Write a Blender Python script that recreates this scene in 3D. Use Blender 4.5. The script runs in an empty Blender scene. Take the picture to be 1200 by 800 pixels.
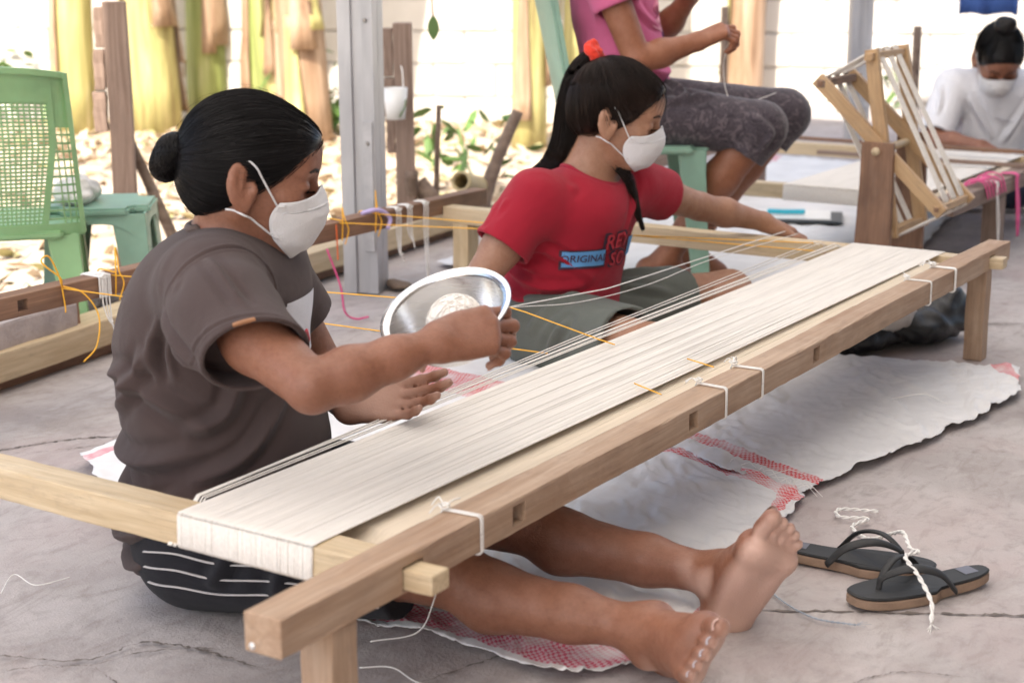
import bpy, bmesh, math, random
import numpy as np
from mathutils import Matrix, Vector

random.seed(7); RNG = np.random.default_rng(11)
SC = bpy.context.scene
COL = SC.collection
rad = math.radians

# ------------------------------------------------------------------ camera
cam_d = bpy.data.cameras.new('camera'); cam = bpy.data.objects.new('camera', cam_d); COL.objects.link(cam)
cam_d.sensor_width = 36.0; cam_d.lens = 57.19; cam_d.clip_start = 0.05; cam_d.clip_end = 500
_r = Vector((0.54139, -0.84076, -0.00442)); _u = Vector((0.20215, 0.12506, 0.97134)); _f = Vector((0.81611, 0.52677, -0.23766))
cam.matrix_world = Matrix(((_r.x, _u.x, -_f.x, -1.2044), (_r.y, _u.y, -_f.y, -1.0686), (_r.z, _u.z, -_f.z, 0.9496), (0, 0, 0, 1)))
cam_d.dof.use_dof = True; cam_d.dof.focus_distance = 2.75; cam_d.dof.aperture_fstop = 5.0
SC.camera = cam

# ------------------------------------------------------------------ light
SUN_EL, SUN_AZ = rad(50), rad(190)          # azimuth of the sun, counter-clockwise from +X
world = bpy.data.worlds.new('World'); SC.world = world; world.use_nodes = True
wn = world.node_tree.nodes; wl = world.node_tree.links
sky = wn.new('ShaderNodeTexSky'); sky.sky_type = 'NISHITA'; sky.sun_disc = False
sky.sun_elevation = SUN_EL; sky.sun_rotation = rad(90) - SUN_AZ; sky.air_density = 1.0; sky.dust_density = 2.5; sky.ozone_density = 1.0
wl.new(sky.outputs[0], wn['Background'].inputs[0]); wn['Background'].inputs[1].default_value = 0.15
sun_d = bpy.data.lights.new('sun', 'SUN'); sun_d.energy = 3.6; sun_d.angle = rad(0.5); sun_d.color = (1.0, 0.95, 0.87)
sun = bpy.data.objects.new('sun', sun_d); COL.objects.link(sun)
_sd = Vector((math.cos(SUN_EL)*math.cos(SUN_AZ), math.cos(SUN_EL)*math.sin(SUN_AZ), math.sin(SUN_EL)))
sun.rotation_euler = _sd.to_track_quat('Z', 'Y').to_euler(); sun.location = (0, 0, 8)
SC.view_settings.view_transform = 'Standard'; SC.view_settings.look = 'None'
SC.view_settings.exposure = 1.45; SC.view_settings.gamma = 1.0; SC.view_settings.use_curve_mapping = False
SC.view_settings.use_white_balance = True; SC.view_settings.white_balance_temperature = 6900; SC.view_settings.white_balance_tint = 10
SC.cycles.use_denoising = True
SC.cycles.max_bounces = 8; SC.cycles.diffuse_bounces = 5; SC.cycles.sample_clamp_indirect = 6.0
try: SC.cycles.denoiser = 'OPENIMAGEDENOISE'
except Exception: pass

# ------------------------------------------------------------------ materials
class NT:
    def __init__(s, name):
        s.m = bpy.data.materials.new(name); s.m.use_nodes = True
        s.t = s.m.node_tree; s.b = s.t.nodes['Principled BSDF']; s.tc = s.t.nodes.new('ShaderNodeTexCoord')
    def n(s, t, **k):
        o = s.t.nodes.new(t)
        for a, v in k.items(): setattr(o, a, v)
        return o
    def l(s, a, b): s.t.links.new(a, b)
    def map(s, scale=(1, 1, 1), coord='Object', rot=(0, 0, 0)):
        m = s.n('ShaderNodeMapping'); m.inputs['Scale'].default_value = scale; m.inputs['Rotation'].default_value = rot
        s.l(s.tc.outputs[coord], m.inputs[0]); return m.outputs[0]
    def noise(s, vec, scale=5, detail=4, rough=.55, dist=0):
        n = s.n('ShaderNodeTexNoise'); n.inputs['Scale'].default_value = scale; n.inputs['Detail'].default_value = detail
        n.inputs['Roughness'].default_value = rough; n.inputs['Distortion'].default_value = dist; s.l(vec, n.inputs['Vector']); return n.outputs[0]
    def ramp(s, fac, stops):
        r = s.n('ShaderNodeValToRGB'); e = r.color_ramp.elements
        while len(e) < len(stops): e.new(.5)
        for q, (p, c) in zip(e, stops): q.position = p; q.color = tuple(c) + (1,) if len(c) == 3 else c
        s.l(fac, r.inputs[0]); return r.outputs[0]
    def mix(s, fac, a, b, mode='MIX'):
        m = s.n('ShaderNodeMix', data_type='RGBA', blend_type=mode)
        for sock, v in ((0, fac), (6, a), (7, b)):
            if hasattr(v, 'is_output'): s.l(v, m.inputs[sock])
            else: m.inputs[sock].default_value = v if sock == 0 else (tuple(v) + (1,))
        return m.outputs[2]
    def math(s, op, a, b=None, clamp=False):
        m = s.n('ShaderNodeMath', operation=op, use_clamp=clamp)
        for i, v in enumerate((a, b)):
            if v is None: continue
            if hasattr(v, 'is_output'): s.l(v, m.inputs[i])
            else: m.inputs[i].default_value = v
        return m.outputs[0]
    def bump(s, h, strength=.3, dist=.01):
        b = s.n('ShaderNodeBump'); b.inputs['Strength'].default_value = strength; b.inputs['Distance'].default_value = dist
        s.l(h, b.inputs['Height']); s.l(b.outputs[0], s.b.inputs['Normal']); return b
    def col(s, c):
        if hasattr(c, 'is_output'): s.l(c, s.b.inputs['Base Color'])
        else: s.b.inputs['Base Color'].default_value = tuple(c) + (1,)
    def set(s, **k):
        for a, v in k.items():
            s.b.inputs[a.replace('_', ' ')].default_value = v
        return s

def sc3(c, k): return tuple(min(1, x*k) for x in c)

def mat_plain(name, c, rough=.6, var=.25, scale=12, bump=.15, bdist=.003, **k):
    t = NT(name); v = t.map()
    n = t.noise(v, scale, 5)
    t.col(t.ramp(n, [(.25, sc3(c, 1-var)), (.75, sc3(c, 1+var))]))
    n2 = t.noise(v, scale*8, 4); t.bump(n2, bump, bdist)
    t.set(Roughness=rough, **k); return t.m

def mat_wood(name, c1, c2, rough=.62, dark=None, grain=26, stain=.5):
    t = NT(name); v = t.map((1.6, grain, grain))
    n1 = t.noise(v, 1.6, 6, .62, 1.2)
    base = t.ramp(n1, [(.28, c1), (.5, tuple((a+b)/2 for a, b in zip(c1, c2))), (.72, c2)])
    fib = t.noise(t.map((4, 140, 140)), 1.5, 3, .6)
    base = t.mix(t.ramp(fib, [(.38, (.0, .0, .0)), (.75, (.38, .38, .38))]), base, sc3(c1, .55))
    st = t.noise(t.map((3, 5, 5)), 1.7, 5, .6)
    base = t.mix(t.math('MULTIPLY', t.ramp(st, [(.48, (0, 0, 0)), (.72, (1, 1, 1))]), stain), base, dark or sc3(c1, .5))
    vo = t.n('ShaderNodeTexVoronoi'); vo.inputs['Scale'].default_value = 1.0; t.l(t.map((3.2, 11, 11)), vo.inputs['Vector'])
    base = t.mix(t.math('MULTIPLY', t.ramp(vo.outputs['Distance'], [(.05, (1, 1, 1)), (.16, (0, 0, 0))]), .65), base, sc3(c1, .38))
    dirt = t.noise(t.map((9, 30, 30)), 2.0, 6, .7); base = t.mix(t.math('MULTIPLY', t.ramp(dirt, [(.55, (0, 0, 0)), (.75, (1, 1, 1))]), .35), base, (.16, .12, .10))
    t.col(base); t.bump(t.math('ADD', t.math('MULTIPLY', fib, .6), n1), .5, .003); t.set(Roughness=rough); return t.m

def mat_cloth(name, c, rough=.85, var=.12, weave=900, sheen=.25, blotch=6):
    t = NT(name); v = t.map()
    n = t.noise(v, blotch, 4); n2 = t.noise(v, 90, 3)
    b = t.ramp(n, [(.3, sc3(c, 1-var)), (.7, sc3(c, 1+var))])
    b = t.mix(t.math('MULTIPLY', n2, .25), b, sc3(c, .7)); t.col(b)
    w = t.noise(v, weave, 2); t.bump(t.math('ADD', t.math('MULTIPLY', w, .6), t.noise(v, 22, 6, .62, 1.4)), .42, .006)
    t.set(Roughness=rough, Sheen_Weight=sheen*.3, Sheen_Roughness=.5, Specular_IOR_Level=.25); return t.m

def mat_skin(name, c, pale, sss=.06):
    t = NT(name); v = t.map()
    n = t.noise(v, 9, 5); n2 = t.noise(v, 60, 4)
    b = t.ramp(n, [(.25, sc3(c, .84)), (.75, sc3(c, 1.12))])
    b = t.mix(t.math('MULTIPLY', t.ramp(n2, [(.45, (0, 0, 0)), (.72, (1, 1, 1))]), .5), b, tuple(x*y for x, y in zip(c, (.75, .62, .58))))
    n4 = t.noise(v, 210, 4, .7); b = t.mix(t.math('MULTIPLY', t.ramp(n4, [(.42, (0, 0, 0)), (.7, (1, 1, 1))]), .38), b, sc3(c, .62))
    n3 = t.noise(v, 24, 6, .7); b = t.mix(t.math('MULTIPLY', t.ramp(n3, [(.46, (0, 0, 0)), (.7, (1, 1, 1))]), .30), b, tuple(min(1, x*y+.02) for x, y in zip(c, (1.3, 1.35, 1.5))))
    a = t.n('ShaderNodeAttribute', attribute_name='pale'); b = t.mix(a.outputs['Fac'], b, pale)
    d = t.n('ShaderNodeAttribute', attribute_name='dark'); b = t.mix(d.outputs['Fac'], b, (.012, .008, .007))
    t.col(b)
    vo = t.n('ShaderNodeTexVoronoi'); vo.inputs['Scale'].default_value = 420; t.l(v, vo.inputs['Vector'])
    t.bump(t.math('ADD', t.math('MULTIPLY', vo.outputs['Distance'], .5), t.noise(v, 70, 5, .65)), .32, .0022)
    t.set(Roughness=.47, Subsurface_Weight=sss, Subsurface_Scale=.006, Specular_IOR_Level=.42)
    t.b.inputs['Subsurface Radius'].default_value = (1.0, .4, .25)
    t.l(t.ramp(n2, [(.3, (.40, .40, .40)), (.7, (.58, .58, .58))]), t.b.inputs['Roughness']); return t.m

def mat_hair(name, c, rough=.32):
    t = NT(name); n = t.noise(t.map(), 25, 3)
    t.col(t.ramp(n, [(.3, sc3(c, .7)), (.7, sc3(c, 1.4))])); t.set(Roughness=rough, Specular_IOR_Level=.2); return t.m

M = {}
M['rail'] = mat_wood('weathered_rail_wood', (.33, .205, .125), (.50, .365, .265), .75, (.22, .11, .06), 18, .35)
M['pale_wood'] = mat_wood('pale_planed_wood', (.50, .37, .22), (.66, .53, .36), .55, (.40, .25, .12), 20, .3)
M['brown_wood'] = mat_wood('reddish_brown_wood', (.17, .085, .05), (.32, .18, .11), .65, (.09, .045, .03), 24, .6)
M['grey_wood'] = mat_wood('grey_brown_post_wood', (.19, .125, .095), (.36, .26, .21), .8, (.12, .075, .055), 26, .5)
M['reel_wood'] = mat_wood('honey_coloured_wood', (.40, .24, .12), (.56, .38, .21), .55, (.28, .15, .07), 24, .35)
def mat_yarn(name, c):
    t = NT(name); n = t.noise(t.map((3, 60, 60)), 3, 4); col = t.ramp(n, [(.3, sc3(c, .93)), (.7, sc3(c, 1.05))])
    d = t.n('ShaderNodeBsdfDiffuse'); tr = t.n('ShaderNodeBsdfTranslucent'); m = t.n('ShaderNodeMixShader'); m.inputs[0].default_value = .08
    t.l(col, d.inputs[0]); t.l(col, tr.inputs[0]); t.l(d.outputs[0], m.inputs[1]); t.l(tr.outputs[0], m.inputs[2]); t.l(m.outputs[0], t.t.nodes['Material Output'].inputs[0]); return t.m
M['yarn'] = mat_yarn('undyed_cotton_yarn', (.86, .82, .77))
M['white_string'] = mat_plain('white_cotton_string', (.78, .76, .73), .85, .08, 60)
M['yellow_string'] = mat_plain('yellow_nylon_string', (.85, .43, .03), .5, .1, 60)
M['pink_string'] = mat_plain('pink_ribbon', (.72, .10, .27), .6, .1, 60)
M['red_string'] = mat_plain('orange_red_string', (.70, .13, .03), .6, .1, 60)
M['lilac'] = mat_plain('lilac_ribbon', (.48, .40, .68), .6, .1, 60)

# ------------------------------------------------------------------ object helpers
def tag(o, label=None, cat=None, group=None, kind=None):
    if label: o['label'] = label
    if cat: o['category'] = cat
    if group: o['group'] = group
    if kind: o['kind'] = kind
    return o

def empty(name, loc, rz=0.0, **k):
    o = bpy.data.objects.new(name, None); COL.objects.link(o); o.location = loc; o.rotation_euler = (0, 0, rz)
    o.empty_display_size = .1; tag(o, **k); return o

def basis(o): return Matrix.LocRotScale(o.location, o.rotation_euler.to_quaternion(), None)
def world_of(o):
    m = o.matrix_basis.copy()
    return (world_of(o.parent) @ o.matrix_parent_inverse @ m) if o.parent else m

def link(o, parent=None):
    COL.objects.link(o)
    if parent is not None:
        o.parent = parent; o.matrix_parent_inverse = world_of(parent).inverted()
    return o

def mesh_obj(name, verts, faces, mat, parent=None, smooth=True, mw=None, local=False):
    me = bpy.data.meshes.new(name)
    if isinstance(faces, np.ndarray):
        V = np.asarray(verts, np.float32); n = len(faces); k = faces.shape[1]
        me.vertices.add(len(V)); me.vertices.foreach_set('co', V.ravel())
        me.loops.add(n*k); me.loops.foreach_set('vertex_index', faces.astype(np.int32).ravel())
        me.polygons.add(n); me.polygons.foreach_set('loop_start', np.arange(0, n*k, k, dtype=np.int32))
        me.polygons.foreach_set('loop_total', np.full(n, k, np.int32)); me.update(calc_edges=True)
    else:
        me.from_pydata([tuple(v) for v in verts], [], faces); me.update()
    if smooth: me.polygons.foreach_set('use_smooth', np.ones(len(me.polygons), bool))
    if mat: me.materials.append(mat)
    o = bpy.data.objects.new(name, me)
    if mw is not None: o.matrix_world = mw
    if local and parent is not None:
        COL.objects.link(o); o.parent = parent
    else: link(o, parent)
    return o

def axes(d, up=(0, 0, 1)):
    x = Vector(d).normalized(); u = Vector(up)
    if abs(x.dot(u.normalized())) > .98: u = Vector((0, 1, 0)) if abs(x.y) < .9 else Vector((1, 0, 0))
    y = u.cross(x).normalized(); z = x.cross(y).normalized()
    return x, y, z

def box_bm(L, w, h, bev=.002, wav=.0006, segs=10, taper=1.0, nick=0.0):
    """box along +X from 0..L, centred in Y, Z, with worn edges and slight waviness"""
    bm = bmesh.new(); bmesh.ops.create_cube(bm, size=1)
    for v in bm.verts: v.co = Vector(((v.co.x+.5)*L, v.co.y*w, v.co.z*h))
    if segs > 1:
        for i in range(1, segs):
            bmesh.ops.bisect_plane(bm, geom=bm.verts[:]+bm.edges[:]+bm.faces[:], plane_co=(L*i/segs, 0, 0), plane_no=(1, 0, 0))
    if bev:
        es = [e for e in bm.edges if len(e.link_faces) == 2 and e.calc_face_angle(0) > .5]
        bmesh.ops.bevel(bm, geom=es, offset=bev, segments=2, profile=.6, affect='EDGES')
    ph = [random.random()*6.28 for _ in range(4)]
    for v in bm.verts:
        s = v.co.x/max(L, 1e-6); k = 1+(taper-1)*s
        v.co.y = v.co.y*k + wav*math.sin(9*s+ph[0]) + wav*.6*math.sin(23*s+ph[1]+v.co.z*40)
        v.co.z = v.co.z*k + wav*math.sin(8*s+ph[2]) + wav*.6*math.sin(27*s+ph[3]+v.co.y*40)
    if nick:
        for v in bm.verts:
            if random.random() < .3: v.co.y -= math.copysign(random.random()*nick, v.co.y); v.co.z -= math.copysign(random.random()*nick, v.co.z)
    return bm

def bm_obj(name, bm, mat, parent=None, mw=None, smooth=False):
    me = bpy.data.meshes.new(name); bm.normal_update(); bm.to_mesh(me); bm.free()
    if smooth: me.polygons.foreach_set('use_smooth', np.ones(len(me.polygons), bool))
    me.materials.append(mat); o = bpy.data.objects.new(name, me)
    if mw is not None: o.matrix_world = mw
    return link(o, parent)

def frame_mw(p0, p1, up=(0, 0, 1)):
    x, y, z = axes(Vector(p1)-Vector(p0), up)
    return Matrix(((x.x, y.x, z.x, p0[0]), (x.y, y.y, z.y, p0[1]), (x.z, y.z, z.z, p0[2]), (0, 0, 0, 1)))

def beam(name, p0, p1, w, h, mat, parent=None, up=(0, 0, 1), bev=.0025, wav=.0007, segs=10, taper=1.0, nick=0.0):
    L = (Vector(p1)-Vector(p0)).length
    return bm_obj(name, box_bm(L, w, h, bev, wav, segs, taper, nick), mat, parent, frame_mw(p0, p1, up))

def cut(o, cutters):
    """real mortises: subtract boxes (p0,p1,w,h) from a beam"""
    bpy.context.view_layer.update()
    cs = []
    for p0, p1, w, h in cutters:
        c = bm_obj('cutter', box_bm((Vector(p1)-Vector(p0)).length, w, h, 0, 0, 1), M['rail'], None, frame_mw(p0, p1)); cs.append(c)
        m = o.modifiers.new('cut', 'BOOLEAN'); m.object = c; m.operation = 'DIFFERENCE'; m.solver = 'EXACT'
    bpy.context.view_layer.update()
    dg = bpy.context.evaluated_depsgraph_get(); me = bpy.data.meshes.new_from_object(o.evaluated_get(dg)); o.modifiers.clear(); o.data = me
    for c in cs: bpy.data.objects.remove(c)

def resample(pts, n):
    P = np.asarray(pts, float); s = np.r_[0, np.cumsum(np.linalg.norm(np.diff(P, axis=0), axis=1))]
    t = np.linspace(0, s[-1], n); return np.stack([np.interp(t, s, P[:, i]) for i in range(3)], 1)

def smooth_path(pts, n):
    """Catmull-Rom through the points"""
    P = [np.asarray(p, float) for p in pts]; P = [2*P[0]-P[1]]+P+[2*P[-1]-P[-2]]; out = []
    m = len(P)-3; per = max(2, n//m)
    for i in range(m):
        a, b, c, d = P[i:i+4]
        for t in np.linspace(0, 1, per, endpoint=(i == m-1)):
            out.append(.5*((2*b)+(-a+c)*t+(2*a-5*b+4*c-d)*t*t+(-a+3*b-3*c+d)*t**3))
    return np.array(out)

def tube_vf(path, r, sides=6, flat=1.0, caps=True, up=None):
    P = np.asarray(path, float); n = len(P); r = np.broadcast_to(np.asarray(r, float), (n,))
    T = np.gradient(P, axis=0); T /= np.linalg.norm(T, axis=1)[:, None]+1e-12
    nrm = np.array(up if up is not None else (0, 0, 1.0)); 
    if abs(T[0] @ nrm) > .9 and up is None: nrm = np.array((1.0, 0, 0))
    V = []
    for i in range(n):
        nrm = nrm-(nrm@T[i])*T[i]; nrm = nrm/(np.linalg.norm(nrm)+1e-12); b = np.cross(T[i], nrm)
        a = np.arange(sides)*2*np.pi/sides
        V.append(P[i]+r[i]*(np.cos(a)[:, None]*nrm*flat+np.sin(a)[:, None]*b))
    V = np.concatenate(V); F = []
    for i in range(n-1):
        for j in range(sides):
            F.append((i*sides+j, i*sides+(j+1) % sides, (i+1)*sides+(j+1) % sides, (i+1)*sides+j))
    if caps:
        F.append(tuple(range(sides))[::-1]); F.append(tuple(range((n-1)*sides, n*sides)))
    return V, F

def tube(name, path, r, mat, parent=None, sides=6, flat=1.0, up=None, smooth=True):
    V, F = tube_vf(path, r, sides, flat, True, up); return mesh_obj(name, V, F, mat, parent, smooth)

def join_vf(parts):
    V = []; F = []; k = 0
    for v, f in parts:
        V.extend([tuple(x) for x in v]); F.extend([tuple(i+k for i in q) for q in f]); k += len(v)
    return V, F

def strands_mesh(name, paths, r, mat, parent=None, local=True, sides=3, taper=True):
    """paths: (N, K, 3) -> one mesh of thin tubes"""
    P = np.asarray(paths, np.float64); N, K, _ = P.shape
    T = np.gradient(P, axis=1); T /= np.linalg.norm(T, axis=2, keepdims=True)+1e-12
    ref = np.zeros_like(T); ref[..., 2] = 1; ref[np.abs(T[..., 2]) > .9] = (1, 0, 0)
    A = np.cross(T, ref); A /= np.linalg.norm(A, axis=2, keepdims=True)+1e-12; B = np.cross(T, A)
    rr = np.broadcast_to(np.asarray(r, float), (N,))[:, None]*(np.linspace(1, .45, K)[None] if taper else 1)
    ang = np.arange(sides)*2*np.pi/sides
    V = P[:, :, None]+rr[:, :, None, None]*(np.cos(ang)[None, None, :, None]*A[:, :, None]+np.sin(ang)[None, None, :, None]*B[:, :, None])
    V = V.reshape(-1, 3)
    n, k, s = np.meshgrid(np.arange(N), np.arange(K-1), np.arange(sides), indexing='ij'); s2 = (s+1) % sides
    i = lambda kk, ss: (n*K+kk)*sides+ss
    F = np.stack([i(k, s), i(k, s2), i(k+1, s2), i(k+1, s)], -1).reshape(-1, 4)
    return mesh_obj(name, V, F, mat, parent, True, local=local)

# ------------------------------------------------------------------ signed-distance modelling
def _v(p): return np.asarray(p, np.float32)

class P_:      # primitive: distance function + bounding box
    def __init__(s, f, lo, hi): s.f = f; s.lo = np.asarray(lo, float); s.hi = np.asarray(hi, float)

def rc(a, b, ra, rb):
    a = _v(a); b = _v(b); d = b-a; L2 = float(d@d)+1e-12; R = max(ra, rb)
    def f(X, Y, Z):
        t = np.clip(((X-a[0])*d[0]+(Y-a[1])*d[1]+(Z-a[2])*d[2])/L2, 0, 1)
        return np.sqrt((X-a[0]-t*d[0])**2+(Y-a[1]-t*d[1])**2+(Z-a[2]-t*d[2])**2)-(ra+(rb-ra)*t)
    return P_(f, np.minimum(a, b)-R, np.maximum(a, b)+R)

def ell(c, r, Rm=None):
    c = _v(c); r = _v(r); R3 = np.eye(3, dtype=np.float32) if Rm is None else _v(Rm)
    def f(X, Y, Z):
        x, y, z = X-c[0], Y-c[1], Z-c[2]
        if Rm is not None:
            x, y, z = (R3[0, 0]*x+R3[1, 0]*y+R3[2, 0]*z, R3[0, 1]*x+R3[1, 1]*y+R3[2, 1]*z, R3[0, 2]*x+R3[1, 2]*y+R3[2, 2]*z)
        k0 = np.sqrt((x/r[0])**2+(y/r[1])**2+(z/r[2])**2); k1 = np.sqrt((x/r[0]**2)**2+(y/r[1]**2)**2+(z/r[2]**2)**2)
        return k0*(k0-1)/(k1+1e-6)
    m = float(r.max()); return P_(f, c-m, c+m)

def smin(a, b, k):
    if k <= 0: return np.minimum(a, b)
    h = np.maximum(k-np.abs(a-b), 0)/k; return np.minimum(a, b)-h*h*k*.25
def smax(a, b, k): return -smin(-a, -b, k)

def union(ps, k=.01):
    def f(X, Y, Z):
        d = ps[0].f(X, Y, Z)
        for q in ps[1:]: d = smin(d, q.f(X, Y, Z), k)
        return d
    return P_(f, np.min([q.lo for q in ps], 0), np.max([q.hi for q in ps], 0))
def chain(pts, rs, k=.01): return union([rc(pts[i], pts[i+1], rs[i], rs[i+1]) for i in range(len(pts)-1)], k)
def half(p, n):       # solid on the side the normal points away from
    p = _v(p); n = _v(n)/np.linalg.norm(n); return P_(lambda X, Y, Z: (X-p[0])*n[0]+(Y-p[1])*n[1]+(Z-p[2])*n[2], (-9,)*3, (9,)*3)
def inter(a, b, k=.004): return P_(lambda X, Y, Z: smax(a.f(X, Y, Z), b.f(X, Y, Z), k), a.lo, a.hi)
def minus(a, b, k=.004): return P_(lambda X, Y, Z: smax(a.f(X, Y, Z), -b.f(X, Y, Z), k), a.lo, a.hi)
def grow(a, g): return P_(lambda X, Y, Z: a.f(X, Y, Z)-g, a.lo-g, a.hi+g)

class Solid:
    def __init__(s): s.ops = []
    def add(s, p, k=.012): s.ops.append(('u', p, k)); return s
    def sub(s, p, k=.006): s.ops.append(('s', p, k)); return s
    def cut(s, p, k=.004): s.ops.append(('i', p, k)); return s
    def at(s, P):
        P = np.asarray(P, np.float32); X, Y, Z = P[:, 0], P[:, 1], P[:, 2]; d = np.full(len(P), 1.0, np.float32)
        for m, p, k in s.ops:
            q = p.f(X, Y, Z); d = smin(d, q, k) if m == 'u' else smax(d, -q, k) if m == 's' else smax(d, q, k)
        return d
    def grad(s, P, e=.0015):
        G = np.stack([s.at(P+np.eye(3)[i]*e)-s.at(P-np.eye(3)[i]*e) for i in range(3)], 1)
        return G/(np.linalg.norm(G, axis=1, keepdims=True)+1e-9)
    def project(s, P, off=0.0, it=6):
        P = np.array(P, float)
        for _ in range(it):
            P -= (s.at(P)-off)[:, None]*s.grad(P)
        return P
    def march(s, P, d, off=0.0, it=40, mx=.5):
        """walk points along d until they meet the surface"""
        P = np.array(P, float); d = np.asarray(d, float); d = d/np.linalg.norm(d); t = np.zeros(len(P))
        for _ in range(it):
            t = np.clip(t+(s.at(P+t[:, None]*d)-off)*.8, 0, mx)
        return P+t[:, None]*d
    def mesh(s, h):
        us = [p for m, p, k in s.ops if m == 'u']
        lo = np.min([p.lo for p in us], 0)-3*h; hi = np.max([p.hi for p in us], 0)+3*h
        n = np.ceil((hi-lo)/h).astype(int)+1
        D = np.full(n, 1.0, np.float32); ax = [(lo[i]+h*np.arange(n[i])).astype(np.float32) for i in range(3)]
        for m, p, k in s.ops:
            pad = k+2*h
            if m == 'i': a, b = np.zeros(3, int), n
            else:
                a = np.clip(np.floor((p.lo-pad-lo)/h).astype(int), 0, n); b = np.clip(np.ceil((p.hi+pad-lo)/h).astype(int)+1, 0, n)
            if np.any(b <= a): continue
            sl = tuple(slice(a[i], b[i]) for i in range(3))
            q = p.f(ax[0][sl[0]][:, None, None], ax[1][sl[1]][None, :, None], ax[2][sl[2]][None, None, :])
            D[sl] = smin(D[sl], q, k) if m == 'u' else smax(D[sl], -q, k) if m == 's' else smax(D[sl], q, k)
        return surface_net(D, lo, h)

def surface_net(D, lo, h):
    S = D < 0; c = S[:-1, :-1, :-1].astype(np.int8)
    offs = [(i, j, k) for i in (0, 1) for j in (0, 1) for k in (0, 1)]; n = np.array(D.shape)
    cnt = sum((S[i:n[0]-1+i, j:n[1]-1+j, k:n[2]-1+k].astype(np.int8) for i, j, k in offs))
    act = np.argwhere((cnt > 0) & (cnt < 8)); N = len(act)
    val = np.stack([D[act[:, 0]+i, act[:, 1]+j, act[:, 2]+k] for i, j, k in offs], 1)
    acc = np.zeros((N, 3)); w = np.zeros(N)
    for a in range(8):
        for ax in range(3):
            oa = offs[a]
            if oa[ax]: continue
            ob = list(oa); ob[ax] = 1; b = offs.index(tuple(ob))
            va, vb = val[:, a], val[:, b]; m = (va < 0) != (vb < 0); t = np.where(m, va/(va-vb+1e-12), 0)
            p = np.zeros((N, 3)); p[:] = oa; p[:, ax] = t; acc += p*m[:, None]; w += m
    V = lo+h*(act+acc/w[:, None])
    idx = np.full(n-1, -1, np.int32); idx[act[:, 0], act[:, 1], act[:, 2]] = np.arange(N)
    Fs = []
    for ax in range(3):
        o1, o2 = [(1, 2), (2, 0), (0, 1)][ax]
        sl0 = [slice(1, m-1) for m in n]; sl1 = list(sl0); sl0[ax] = slice(0, n[ax]-1); sl1[ax] = slice(1, n[ax])
        A, B = S[tuple(sl0)], S[tuple(sl1)]; e = np.argwhere(A != B)
        if not len(e): continue
        inside = A[e[:, 0], e[:, 1], e[:, 2]]; base = e.copy()
        for q in range(3):
            if q != ax: base[:, q] += 1
        def cell(d1, d2):
            b = base.copy(); b[:, o1] -= d1; b[:, o2] -= d2; return idx[b[:, 0], b[:, 1], b[:, 2]]
        q = np.stack([cell(1, 1), cell(0, 1), cell(0, 0), cell(1, 0)], 1); q[~inside] = q[~inside][:, ::-1]; Fs.append(q)
    F = np.concatenate(Fs); F = F[(F >= 0).all(1)]
    return V, F

def vnormals(V, F):
    a = V[F[:, 2]]-V[F[:, 0]]; b = V[F[:, 3]]-V[F[:, 1]]; fn = np.cross(a, b); N = np.zeros_like(V)
    for i in range(4):
        for q in range(3): N[:, q] += np.bincount(F[:, i], fn[:, q], len(V))
    return N/(np.linalg.norm(N, axis=1, keepdims=True)+1e-12)

def relax(V, F, it=2, lam=.5):
    for _ in range(it):
        A = np.zeros_like(V); c = np.zeros(len(V))
        for i in range(4):
            a, b = F[:, i], F[:, (i+1) % 4]
            for q in range(3): A[:, q] += np.bincount(a, V[b, q], len(V))
            c += np.bincount(a, minlength=len(V))
        V = V+lam*(A/np.maximum(c, 1)[:, None]-V)
    return V

_NP = [(RNG.normal(size=(3,)), RNG.random()*6.28) for _ in range(40)]
def fnoise(P, scale, seed=0, n=7):
    """smooth pseudo-noise: warped sines"""
    P = np.asarray(P)*scale; w = np.zeros(len(P)); q = P.copy()
    for i in range(3): q[:, i] = P[:, i]+.8*np.sin(P@_NP[(seed+i+11) % 40][0]*1.3+_NP[(seed+i) % 40][1])
    for i in range(n):
        d, p = _NP[(seed*3+i) % 40]; w += np.sin(q@d*(1+.25*i)+p)
    return w/n

def fold(P, N, folds):
    """folds: (polyline points, width, height) -> ridges with a valley beside them"""
    disp = np.zeros(len(P))
    for pts, w, a in folds:
        pts = np.asarray(pts, float); best = np.full(len(P), 9.0); tt = np.zeros(len(P))
        for i in range(len(pts)-1):
            A, B = pts[i], pts[i+1]; d = B-A; t = np.clip(((P-A)@d)/(d@d), 0, 1); dist = np.linalg.norm(P-A-t[:, None]*d, axis=1)
            m = dist < best; best[m] = dist[m]; tt[m] = (i+t[m])/(len(pts)-1)
        fade = np.clip(np.minimum(tt, 1-tt)*4, 0, 1)**.7
        x = best/w; disp += a*fade*(np.exp(-np.abs(x)**1.35*1.2)-.55*np.exp(-((x-1.5)/.75)**2))
    return P+N*disp[:, None]

def drape(S, P):
    """carry a print along with the garment's folds"""
    N = S.grad(P)
    if getattr(S, 'fs', None): P = fold(P, N, S.fs)
    w = getattr(S, 'wob', (0, 1, 0))
    return P+N*(w[0]*fnoise(P, w[1], w[2]))[:, None] if w[0] else P

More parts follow.
